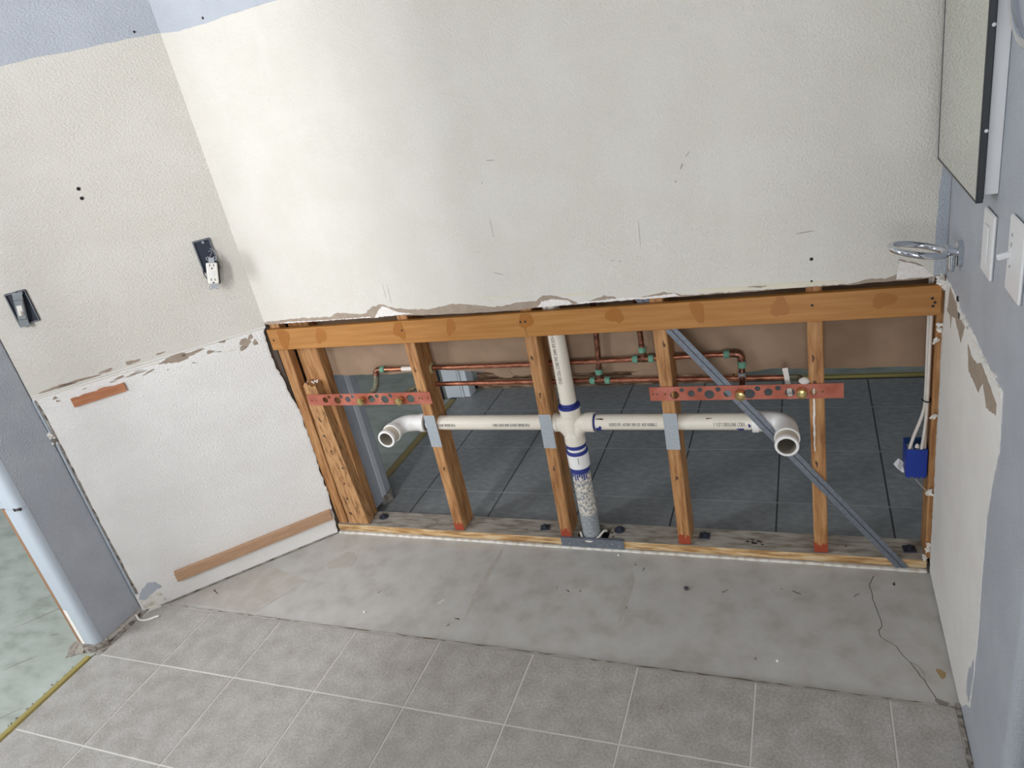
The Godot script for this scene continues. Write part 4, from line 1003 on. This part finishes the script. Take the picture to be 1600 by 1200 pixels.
func water_pipes():
	var Z := -0.080
	perforated("pipe_bracket", "perforated copper-red bracket across the left studs", 0.066, 0.574, 0.569, 0.614, [[0.082, 0.590, 0.003], [0.104, 0.591, 0.0035], [0.141, 0.591, 0.011], [0.161, 0.603, 0.007], [0.193, 0.588, 0.0138], [0.212, 0.603, 0.0075], [0.239, 0.592, 0.011], [0.262, 0.603, 0.0075], [0.338, 0.592, 0.0135], [0.362, 0.603, 0.0075], [0.392, 0.589, 0.0145], [0.417, 0.603, 0.008], [0.495, 0.590, 0.0148], [0.528, 0.591, 0.0035], [0.540, 0.591, 0.0035], [0.562, 0.591, 0.0025], [0.372, 0.575, 0.0025], [0.425, 0.575, 0.0025]])
	perforated("pipe_bracket", "long perforated copper-red bracket across the right studs", 1.312, 1.835, 0.568, 0.613, [[1.322, 0.590, 0.0025], [1.334, 0.590, 0.0025], [1.358, 0.591, 0.0035], [1.385, 0.586, 0.0130], [1.407, 0.602, 0.0068], [1.433, 0.590, 0.0104], [1.458, 0.602, 0.0072], [1.484, 0.586, 0.0140], [1.509, 0.602, 0.0076], [1.534, 0.588, 0.0110], [1.594, 0.586, 0.0148], [1.616, 0.602, 0.0076], [1.644, 0.590, 0.0115], [1.670, 0.602, 0.0076], [1.700, 0.588, 0.0130], [1.760, 0.589, 0.0095], [1.783, 0.589, 0.0035]])
	# upper line
	var h := thing("copper_water_line", "upper copper water line with drops to both brackets", "copper pipe", Vector3(0, 0, 0))
	mi("pipe", tube([Vector3(0.360, 0.671, Z), Vector3(0.95, 0.669, Z), Vector3(1.545, 0.679, Z)], 0.0080, 16), M.copper, h)
	mi("elbow", tube(bend(Vector3(0.370, 0.671, Z), Vector3(0.338, 0.671, Z), Vector3(0.337, 0.643, Z + 0.008), 0.016), 0.0105, 16), M.copper_dark, h)
	mi("drop", tube(smooth([Vector3(0.337, 0.656, Z + 0.004), Vector3(0.338, 0.634, Z + 0.014), Vector3(0.334, 0.613, Z + 0.026), Vector3(0.320, 0.598, Z + 0.040), Vector3(0.303, 0.591, Z + 0.056)], 6), 0.0100, 14), M.corroded, h)
	mi("solder_joint", lathe([Vector2(0.009, -0.010), Vector2(0.0118, -0.008), Vector2(0.0115, 0.006), Vector2(0.0082, 0.010)], 14), M.verdigris, h, Vector3(0.366, 0.671, Z), Vector3(0, 0, PI / 2))
	stub(h, 0.301, 0.590)
	mi("pale_tape", lathe([Vector2(0.0084, 0.0), Vector2(0.0084, 0.055)], 14), M.cable, h, Vector3(0.446, 0.6706, Z), Vector3(0, 0, -PI / 2))
	mi("elbow", tube(bend(Vector3(1.535, 0.679, Z), Vector3(1.572, 0.679, Z), Vector3(1.572, 0.649, Z), 0.016), 0.0105, 16), M.copper_dark, h)
	mi("drop", tube([Vector3(1.572, 0.657, Z), Vector3(1.571, 0.620, Z + 0.002), Vector3(1.571, 0.594, Z + 0.018), Vector3(1.570, 0.588, Z + 0.046)], 0.0082, 14), M.copper_dark, h)
	mi("solder_joint", lathe(ring(0.008, 0.0116, -0.008, 0.008), 14), M.verdigris, h, Vector3(1.532, 0.679, Z), Vector3(0, 0, PI / 2))
	mi("solder_joint", lathe(ring(0.008, 0.0116, -0.010, 0.010), 14), M.verdigris, h, Vector3(1.572, 0.646, Z))
	mi("solder_joint", lathe(ring(0.008, 0.0112, -0.010, 0.010), 14), M.zinc, h, Vector3(1.571, 0.612, Z + 0.004))
	stub(h, 1.570, 0.588)
	# riser and tee on the upper line
	mi("riser", tube([Vector3(1.290, 0.675, Z), Vector3(1.288, 1.2, Z)], 0.0082, 16), M.copper_dark, h)
	tee(h, 1.290, 0.674, Z, M.verdigris)
	# lower line
	var c := thing("copper_water_line", "lower copper water line passing through the studs", "copper pipe", Vector3(0, 0, 0))
	mi("pipe", tube([Vector3(0.510, 0.609, Z), Vector3(1.0, 0.607, Z), Vector3(1.72, 0.599, Z)], 0.0080, 16), M.copper, c)
	mi("drop", tube(smooth([Vector3(0.530, 0.609, Z), Vector3(0.497, 0.606, Z + 0.008), Vector3(0.472, 0.598, Z + 0.028), Vector3(0.458, 0.590, Z + 0.054)], 6), 0.0098, 14), M.corroded, c)
	stub(c, 0.457, 0.589)
	mi("drop", tube(smooth([Vector3(1.70, 0.599, Z), Vector3(1.722, 0.600, Z + 0.006), Vector3(1.731, 0.596, Z + 0.026), Vector3(1.731, 0.592, Z + 0.052)], 6), 0.0095, 14), M.corroded, c)
	stub(c, 1.731, 0.591)
	mi("riser", tube([Vector3(1.146, 0.609, Z), Vector3(1.158, 0.80, Z), Vector3(1.175, 1.2, Z)], 0.0082, 16), M.copper_dark, c)
	tee(c, 1.146, 0.606, Z, M.verdigris)
	# plumber's tape and hole bushings
	for s in [[0.5640, 0.6705], [0.982, 0.6685]]:
		var bsh := thing("hole_bushing", ["pale plastic bushing round the copper pipe at the knotty stud", "pale bushing round the copper pipe beside the vent pipe"][0 if s[0] < 0.7 else 1], "bushing", Vector3(s[0], s[1], Z), "pipe bushings in the studs")
		mi("collar", lathe([Vector2(0.0095, 0.001), Vector2(0.012, 0.005), Vector2(0.017, 0.004), Vector2(0.021, 0.0)], 8), plain(rgb(176, 158, 112), 0.6) if s[0] < 0.7 else M.cable, bsh, Vector3.ZERO, Vector3(0, 0, -PI / 2))
	var tp := thing("hanging_tape", "limp translucent tape strip hanging by the rightmost tap stub", "tape", Vector3(1.692, 0.6, -0.044))
	mi("strip", slab2(jag([Vector2(-0.010, 0.045), Vector2(-0.006, 0.02), Vector2(0.000, -0.03), Vector2(0.004, -0.052), Vector2(0.016, -0.050), Vector2(0.012, -0.02), Vector2(0.006, 0.02), Vector2(0.004, 0.046), Vector2(-0.010, 0.045)], 0.012, 0.001, 205), -0.0006, 0.0006), M.cable, tp)
	var putty := thing("white_putty", "dollop of white putty on the rightmost tap stub", "putty", Vector3(1.738, 0.619, -0.018))
	mi("lump", lathe([Vector2(0, -0.010), Vector2(0.012, -0.006), Vector2(0.016, 0.0), Vector2(0.008, 0.007), Vector2(0, 0.010)], 9), M.gypsum, putty)

func tee(parent: Node, x: float, y: float, z: float, m: Material):
	var st := new_st()
	lathe(ring(0.0, 0.0102, -0.022, 0.022), 16, st, Transform3D(Basis(Vector3.BACK, PI / 2), Vector3.ZERO))
	lathe(ring(0.0, 0.0102, 0.0, 0.030), 16, st)
	var t := mi("tee_fitting", st.commit(), M.copper_dark, parent, Vector3(x, y, z))
	for s in [[Vector3(-0.024, 0, 0), PI / 2], [Vector3(0.024, 0, 0), PI / 2], [Vector3(0, 0.030, 0), 0.0]]:
		mi("solder_joint", lathe([Vector2(0.008, -0.009), Vector2(0.0118, -0.007), Vector2(0.0116, 0.007), Vector2(0.0082, 0.010)], 12), m, t, s[0], Vector3(0, 0, s[1]))

func electrics():
	var b := thing("electrical_box", "blue plastic electrical box hanging from the right corner stud", "electrical box", Vector3(2.016, 0.308, -0.028))
	# open shell: back, sides, floor, top flange
	var st := new_st()
	cbox(Vector3(0.052, 0.088, 0.003), 0.001, st, Vector3(0, 0.044, 0))
	cbox(Vector3(0.003, 0.088, 0.066), 0.001, st, Vector3(-0.0245, 0.044, -0.0335))
	cbox(Vector3(0.003, 0.088, 0.066), 0.001, st, Vector3(0.0245, 0.044, -0.0335))
	cbox(Vector3(0.046, 0.003, 0.066), 0.001, st, Vector3(0, 0.0015, -0.0335))
	mi("shell", st.commit(), M.box_blue, b)
	var tp := new_st()
	cbox(Vector3(0.046, 0.003, 0.034), 0.001, tp, Vector3(0, 0.0865, -0.050))
	cbox(Vector3(0.006, 0.003, 0.030), 0.001, tp, Vector3(-0.004, 0.0865, -0.018))
	mi("knockout_top", tp.commit(), M.box_blue_dark, b)
	for k in [-0.018, -0.002, 0.008, 0.020]:
		mi("tab", cbox(Vector3(0.005, 0.005, 0.003), 0.0006), M.box_blue, b, Vector3(k, -0.002, 0.0))
	mi("clamp_putty", lathe([Vector2(0, -0.006), Vector2(0.006, 0.0), Vector2(0.004, 0.008), Vector2(0, 0.012)], 8), M.cable, b, Vector3(0.001, 0.090, -0.010))
	var tagm := slab2(PackedVector2Array([Vector2(-0.016, 0.016), Vector2(-0.004, 0.014), Vector2(0.014, 0.002), Vector2(0.018, -0.016), Vector2(0.010, -0.020), Vector2(-0.008, -0.016), Vector2(-0.020, -0.010)]), -0.0004, 0.0004)
	var lt := mi("warning_tag", tagm, M.plastic_white, b, Vector3(-0.030, 0.004, -0.052), Vector3(0, -0.5, -0.35))
	for k in 6:
		mi("print_line", cbox(Vector3(0.018 - 0.001 * k, 0.0011, 0.0006), 0.0001), M.ink, lt, Vector3(-0.002, 0.008 - 0.004 * k, 0.0005), Vector3(0, 0, -0.5))
	# cables
	var paths := [
		[[2.032, 1.3, -0.046], [2.032, 0.78, -0.046], [2.033, 0.56, -0.046], [2.028, 0.50, -0.044], [2.008, 0.43, -0.040], [1.999, 0.392, -0.038]],
		[[2.038, 1.3, -0.034], [2.036, 0.78, -0.034], [2.036, 0.55, -0.034], [2.034, 0.47, -0.034], [2.028, 0.393, -0.036]],
		[[2.038, 1.3, -0.052], [2.037, 0.78, -0.052], [2.037, 0.55, -0.050], [2.036, 0.47, -0.046], [2.036, 0.393, -0.042]]]
	var cl := ["white cable bowing left into the blue electrical box", "front white cable running straight down into the blue box", "rear white cable pressed to the right corner stud"]
	for i in 3:
		var pts := []
		for p in paths[i]: pts.append(Vector3(p[0], p[1], p[2]))
		var cb := mi("electrical_cable", tube(smooth(pts, 6), 0.0056, 12, null, true, 0.75), M.cable)
		tag(cb, cl[i], "cable", "cables of the blue box")
	var tie := mi("cable_tie", tube(smooth([Vector3(2.022, 0.548, -0.034), Vector3(2.030, 0.545, -0.024), Vector3(2.041, 0.545, -0.024), Vector3(2.0435, 0.545, -0.045)], 5), 0.0018, 8), M.rubber)
	tag(tie, "black tie round the white cables at the corner stud", "cable tie")
	var wire := mi("loose_wire", tube(smooth([Vector3(2.006, 0.306, -0.06), Vector3(2.018, 0.285, -0.055), Vector3(2.034, 0.268, -0.04), Vector3(2.0445, 0.262, -0.03)], 6), 0.0008, 6), M.cable)
	tag(wire, "thin pale wire curling below the blue box", "wire")

func wall_frame(called: String, label: String, category: String, s: float, y: float) -> Node3D:
	var t := thing(called, label, category, Vector3(-s * sqrt(0.5), y, s * sqrt(0.5)))
	t.rotation.y = PI / 4
	return t

func device_box(t: Node3D, w: float, h: float):
	# shallow dark box: back, four sides, metal rim standing just proud of the paint
	var st := new_st()
	cbox(Vector3(w, h, 0.0012), 0.0003, st, Vector3(0, 0, 0.0011))
	for sg in [-1.0, 1.0]:
		cbox(Vector3(0.003, h, 0.008), 0.0005, st, Vector3(sg * w * 0.5, 0, 0.004))
		cbox(Vector3(w, 0.003, 0.008), 0.0005, st, Vector3(0, sg * h * 0.5, 0.004))
	mi("box", st.commit(), M.box_navy, t)
	var rm := new_st()
	for sg in [-1.0, 1.0]:
		cbox(Vector3(0.0016, h, 0.0016), 0.0004, rm, Vector3(sg * (w * 0.5 - 0.001), 0, 0.0086))
		cbox(Vector3(w, 0.0016, 0.0016), 0.0004, rm, Vector3(0, sg * (h * 0.5 - 0.001), 0.0086))
	mi("rim", rm.commit(), M.zinc, t)
	mi("screw_ear", lathe([Vector2(0, 0.003), Vector2(0.004, 0.003), Vector2(0.005, 0.0)], 10), M.zinc, t, Vector3(0.004, h * 0.5 - 0.008, 0.004), Vector3(PI / 2, 0, 0))

func left_wall_things():
	# light switch dangling in its box, no cover plate
	var s := wall_frame("light_switch", "uncovered grey toggle switch crooked in its dark wall box", "light switch", 0.651, 1.168)
	device_box(s, 0.055, 0.098)
	var yk := mi("yoke", cbox(Vector3(0.026, 0.104, 0.003), 0.001), M.switch_grey, s, Vector3(-0.003, -0.002, 0.018), Vector3(0, 0.0, -0.20))
	mi("body", cbox(Vector3(0.024, 0.060, 0.010), 0.002), M.switch_grey, yk, Vector3(0, 0, 0.004))
	mi("toggle_frame", cbox(Vector3(0.014, 0.032, 0.004), 0.001), M.plastic_ivory, yk, Vector3(0.0, -0.002, 0.010))
	mi("toggle", cbox(Vector3(0.008, 0.012, 0.012), 0.002), M.plastic_ivory, yk, Vector3(0.0, -0.009, 0.015), Vector3(0.5, 0, 0))
	for k in [[-0.008, 0.050], [0.010, 0.050], [-0.008, -0.050], [0.010, -0.050]]:
		mi("ear", tube(circle(0.0045, 12), 0.0014, 6), M.zinc, yk, Vector3(k[0], k[1], 0.001))
	# receptacle pulled out of its box
	var o := wall_frame("power_outlet", "white receptacle pulled out and hanging from its dark wall box", "outlet", 0.1, 1.174)
	device_box(o, 0.052, 0.104)
	var r := Node3D.new()
	r.name = "receptacle"
	o.add_child(r)
	r.position = Vector3(-0.001, -0.052, 0.048)
	r.rotation = Vector3(-0.10, -0.05, -0.24)
	mi("face", cbox(Vector3(0.034, 0.068, 0.014), 0.003), M.plastic_ivory, r, Vector3(0, 0, 0.006))
	mi("body", cbox(Vector3(0.040, 0.072, 0.026), 0.003), M.rubber, r, Vector3(0.001, 0, -0.016))
	mi("yoke", cbox(Vector3(0.018, 0.100, 0.002), 0.0006), M.zinc, r, Vector3(0, 0, -0.001))
	for sg in [-1.0, 1.0]:
		for e in [-1.0, 1.0]:
			mi("ear", tube(circle(0.005, 14), 0.0014, 6), M.zinc, r, Vector3(e * 0.010, sg * 0.047, -0.001))
		for e in [-1.0, 1.0]:
			mi("slot", cbox(Vector3(0.0022, 0.0075, 0.001), 0.0002), M.rubber, r, Vector3(e * 0.0058, 0.023 * sg + 0.003, 0.0131))
		mi("slot", lathe([Vector2(0, 0.001), Vector2(0.0026, 0.001), Vector2(0.0026, 0)], 12), M.rubber, r, Vector3(0, 0.023 * sg - 0.007, 0.0128), Vector3(PI / 2, 0, 0))
	mi("test_button", cbox(Vector3(0.012, 0.005, 0.002), 0.0005), M.plastic_white, r, Vector3(0, 0.004, 0.0134))
	mi("reset_button", cbox(Vector3(0.012, 0.005, 0.002), 0.0005), M.plastic_white, r, Vector3(0, -0.004, 0.0134))
	mi("wire", tube(smooth([Vector3(0.018, 0.02, 0.004), Vector3(0.030, 0.004, 0.020), Vector3(0.024, -0.020, 0.026), Vector3(0.018, -0.035, 0.030)], 6), 0.0014, 7), M.zinc, o)
	mi("wire", tube(smooth([Vector3(0.010, 0.012, 0.004), Vector3(0.020, 0.010, 0.018), Vector3(0.002, -0.008, 0.040)], 6), 0.0012, 7), M.zinc, o)
	mi("wire", tube(smooth([Vector3(-0.022, -0.035, 0.004), Vector3(-0.028, -0.052, 0.014), Vector3(-0.022, -0.072, 0.026), Vector3(-0.014, -0.078, 0.030)], 6), 0.0014, 7), M.rubber, o)
	# wooden cleats
	var k1 := wall_frame("wooden_cleat", "short reddish wood cleat below the torn counter line", "wood cleat", 0.563, 0.8375)
	var kp := PackedVector2Array([Vector2(-0.081, -0.016), Vector2(0.080, -0.0155)])
	kp.append_array(jag([Vector2(0.080, 0.013), Vector2(0.05, 0.012), Vector2(0.03, 0.016), Vector2(-0.02, 0.013), Vector2(-0.081, 0.014)], 0.012, 0.0025, 220))
	mi("strip", slab2(kp, 0.0006, 0.010), M.cleat_red, k1)
	mi("paper_shred", slab2(jag([Vector2(-0.02, 0.010), Vector2(0.03, 0.004), Vector2(0.06, 0.0), Vector2(0.078, 0.010), Vector2(0.04, 0.016), Vector2(-0.02, 0.010)], 0.01, 0.002, 221), 0.010, 0.0107), plain(rgb(206, 146, 112), 0.8), k1)
	var k2 := wall_frame("wooden_cleat", "long tan wood cleat low on the angled wall", "wood cleat", 0.302, 0.098)
	mi("strip", cbox(Vector3(0.588, 0.040, 0.019), 0.0012), M.cleat, k2, Vector3(0.002, 0, 0.0104))

func circle(r: float, n: int) -> Array:
	var out := []
	for k in n + 1:
		out.append(Vector3(cos(TAU * k / n) * r, sin(TAU * k / n) * r, 0))
	return out

func right_wall_things():
	# mirrored medicine cabinet
	var c := thing("medicine_cabinet", "mirrored medicine cabinet hung on the right wall by the corner", "cabinet", Vector3(2.058, 1.18, 0.235))
	boxat("body", Vector3(-0.0225, 0.012, -0.195), Vector3(-0.0005, 0.78, 0.206), M.plastic_white, c, 0.001)
	var dr := boxat("door", Vector3(-0.0325, 0.0, -0.203), Vector3(-0.0235, 0.80, 0.212), M.mirror_edge, c, 0.0008)
	boxat("mirror", Vector3(-0.0012, -0.396, -0.2035), Vector3(0.0008, 0.396, 0.2035), M.mirror, dr, 0.0004).position += Vector3(-0.0045, 0, 0)
	boxat("frame_edge", Vector3(-0.0345, 0.0, -0.2032), Vector3(-0.0320, 0.80, -0.2002), M.mirror_edge, c, 0.0004)
	boxat("frame_edge", Vector3(-0.0345, 0.0, -0.2002), Vector3(-0.0320, 0.003, 0.2118), M.mirror_edge, c, 0.0004)
	boxat("frame_edge", Vector3(-0.0345, 0.003, 0.2078), Vector3(-0.0320, 0.80, 0.2118), M.mirror_edge, c, 0.0004)
	boxat("seal", Vector3(-0.0236, 0.006, 0.199), Vector3(-0.0222, 0.79, 0.2085), M.rubber, c, 0.0003)
	for y in [0.28, 0.12]:
		mi("bumper", lathe([Vector2(0, 0.002), Vector2(0.003, 0.001), Vector2(0.003, 0)], 10), M.plastic_white, c, Vector3(-0.0262, y, 0.212), Vector3(PI / 2, 0, 0))
	# towel holders
	var t := thing("towel_ring", "chrome towel ring low by the corner, ring lying flat", "towel ring", Vector3(2.058, 1.002, 0.165))
	var post := PackedVector2Array([Vector2(-0.020, 0.018), Vector2(0.0, 0.030), Vector2(0.020, 0.018), Vector2(0.020, -0.018), Vector2(0.0, -0.030), Vector2(-0.020, -0.018)])
	mi("base_plate", slab2(post, 0.0004, 0.010), M.chrome, t, Vector3.ZERO, Vector3(0, -PI / 2, 0))
	mi("post", tube([Vector3(-0.008, 0.004, 0), Vector3(-0.030, 0.012, 0.0)], 0.010, 18), M.chrome, t)
	mi("drop_knob", lathe([Vector2(0, -0.028), Vector2(0.006, -0.028), Vector2(0.0075, -0.02), Vector2(0.0075, 0.01)], 16), M.chrome, t, Vector3(-0.0185, -0.010, 0))
	var rp := []
	for k in 33:
		var a := TAU * k / 32.0
		rp.append(Vector3(-0.082 + 0.054 * cos(a), 0.016 - 0.012 * cos(a), 0.040 * sin(a)))
	mi("ring", tube(rp, 0.0072, 14), M.chrome, t)
	var t2 := thing("towel_ring", "large chrome towel ring at the upper right corner", "towel ring", Vector3(2.058, 1.69, 0.675))
	mi("base_plate", lathe([Vector2(0, 0.012), Vector2(0.022, 0.012), Vector2(0.026, 0.0)], 24), M.chrome, t2, Vector3(-0.0006, 0, 0), Vector3(0, 0, PI / 2))
	mi("post", tube([Vector3(-0.012, 0, 0), Vector3(-0.034, -0.004, 0)], 0.008, 14), M.chrome, t2)
	var rp2 := []
	for k in 49:
		var a := TAU * k / 48.0
		rp2.append(Vector3(-0.030, -0.125 + 0.122 * sin(a), 0.122 * cos(a)))
	mi("ring", tube(rp2, 0.0065, 14), M.chrome, t2)
	# cover plates
	var p := thing("blank_cover_plate", "white cover plate next to the mirror cabinet's lower corner", "switch plate", Vector3(2.058, 1.096, 0.412))
	boxat("plate", Vector3(-0.0062, -0.059, -0.040), Vector3(-0.0004, 0.059, 0.040), M.plastic_white, p, 0.0025)
	boxat("rocker", Vector3(-0.0090, -0.034, -0.016), Vector3(-0.0062, 0.034, 0.016), M.plastic_white, p, 0.0012)
	var q := thing("light_switch", "white switch plate with a lever at the right edge", "light switch", Vector3(2.058, 1.126, 0.600))
	boxat("plate", Vector3(-0.0062, -0.062, -0.044), Vector3(-0.0004, 0.062, 0.044), M.plastic_white, q, 0.0025)
	boxat("toggle_frame", Vector3(-0.0080, -0.014, -0.028), Vector3(-0.0062, 0.014, -0.016), M.plastic_white, q, 0.0006)
	mi("toggle", cbox(Vector3(0.020, 0.010, 0.008), 0.002), M.plastic_white, q, Vector3(-0.015, 0.0, -0.022), Vector3(0, 0, 0.25))
	for y in [0.033, 0.018, -0.018]:
		mi("screw", lathe([Vector2(0, 0.001), Vector2(0.0026, 0.0007), Vector2(0.003, 0)], 12), M.zinc, q, Vector3(-0.0062, y, -0.022), Vector3(0, 0, PI / 2))

func debris():
	var n := thing("loose_screw", "rusty screw standing in the concrete near the left corner", "screw", Vector3(-0.288, 0.0, 0.393))
	mi("shank", lathe([Vector2(0, 0.0005), Vector2(0.0015, 0.003), Vector2(0.0017, 0.020)], 8), M.rust, n, Vector3.ZERO, Vector3(0.2, 0, 0.15))
	mi("head", lathe([Vector2(0.0017, 0.0185), Vector2(0.0042, 0.021), Vector2(0.0, 0.0222)], 10), M.rust, n, Vector3.ZERO, Vector3(0.2, 0, 0.15))
	var pb := thing("pebble", "dark round pebble on the bare concrete", "pebble", Vector3(1.386, 0.0004, 0.157))
	mi("stone", lathe([Vector2(0, 0.0), Vector2(0.006, 0.001), Vector2(0.008, 0.005), Vector2(0.005, 0.009), Vector2(0, 0.010)], 9), M.pebble, pb)
	var ck := thing("caulk_strip", "curled white caulk strip at the foot of the wall end", "caulk", Vector3(-0.47, 0.012, 0.56))
	mi("strip", tube(smooth([Vector3(-0.045, 0.012, 0.0), Vector3(-0.020, 0.005, 0.012), Vector3(0.005, 0.001, 0.006), Vector3(0.030, 0.002, -0.010), Vector3(0.048, 0.006, -0.016)], 6), 0.0036, 8), M.caulk, ck)
	# curl of dark plastic at the doorway
	var pl := thing("torn_membrane", "torn grey scrap curling up at the doorway corner", "scrap", Vector3(-0.622, 0.0006, 0.748))
	var mst := slab2(jag([Vector2(-0.03, 0.0), Vector2(-0.022, 0.030), Vector2(0.0, 0.048), Vector2(0.026, 0.040), Vector2(0.03, 0.0), Vector2(-0.03, 0.0)], 0.008, 0.004, 230), -0.0008, 0.0008)
	mi("sheet", mst, M.dirt, pl, Vector3.ZERO, Vector3(-0.8, 0.5, 0))
	var dirt := thing("dirt_crumbs", "dark mortar crumbs along the brass strip", "dirt")
	dirt.set_meta("kind", "stuff")
	var st := new_st()
	for k in 90:
		var p := Vector3(-0.560 - absf(rng.randfn(0.0, 0.010)), 0.003, 0.77 + rng.randf() * 0.5)
		var r := rng.randf_range(0.0015, 0.005)
		lathe([Vector2(0, -0.7 * r), Vector2(r, 0), Vector2(0, 0.9 * r)], 5, st, Transform3D(Basis(Vector3(1, 1, 0).normalized(), rng.randf() * 3), p))
	mi("crumbs", st.commit(), M.dirt, dirt)
	# broken drywall bits hanging at the right corner
	var bits := [[2.047, 0.890, 0.004, 0.013], [2.052, 0.880, 0.003, 0.011], [2.043, 0.886, 0.001, 0.009], [2.049, 0.765, -0.004, 0.012], [2.046, 0.728, -0.004, 0.008], [2.050, 0.52, -0.005, 0.012], [2.049, 0.275, -0.006, 0.012], [2.050, 0.09, -0.004, 0.010], [2.045, 0.052, -0.003, 0.010]]
	var bt := thing("plaster_crumbs", "white plaster crumbs clinging along the right corner edge", "plaster")
	for k in bits.size():
		var b: Array = bits[k]
		for q in 3:
			var pg := blob(Vector2.ZERO, b[3] * rng.randf_range(0.35, 0.7), b[3] * rng.randf_range(0.4, 0.9), 500 + k * 3 + q, rng.randf() * 3.0, 9, 0.7)
			mi("crumb", slab2(pg, -0.002, 0.002), [M.caulk, M.gypsum, M.mud][q], bt, Vector3(b[0] + rng.randf_range(-0.004, 0.003), b[1] + rng.randf_range(-0.010, 0.010), b[2] + 0.003), Vector3(rng.randf_range(-0.7, 0.7), rng.randf_range(-0.7, 0.7), 0))
	var sl := mi("wood_sliver", cbox(Vector3(0.028, 0.002, 0.003), 0.0006), M.caulk, self, Vector3(0.61, 0.0012, 0.314), Vector3(0, 1.0, 0))
	tag(sl, "pale sliver lying on the bare concrete", "splinter")
	var lb := [Vector3(1.145, 0.0, 0.022), Vector3(0.36, 0.0, 0.40), Vector3(1.655, 0.0, 0.40)]
	var ll := ["white plaster crumb at the right end of the steel strap", "tiny plaster crumb on the concrete near the shadow edge", "white plaster crumb near the cracked concrete"]
	for k in 3:
		var cr := mi("plaster_crumb", lathe([Vector2(0, 0), Vector2(0.004, 0.001), Vector2(0.004, 0.004), Vector2(0, 0.006)], 7), M.caulk, self, lb[k])
		tag(cr, ll[k], "plaster", "plaster crumbs on the floor")
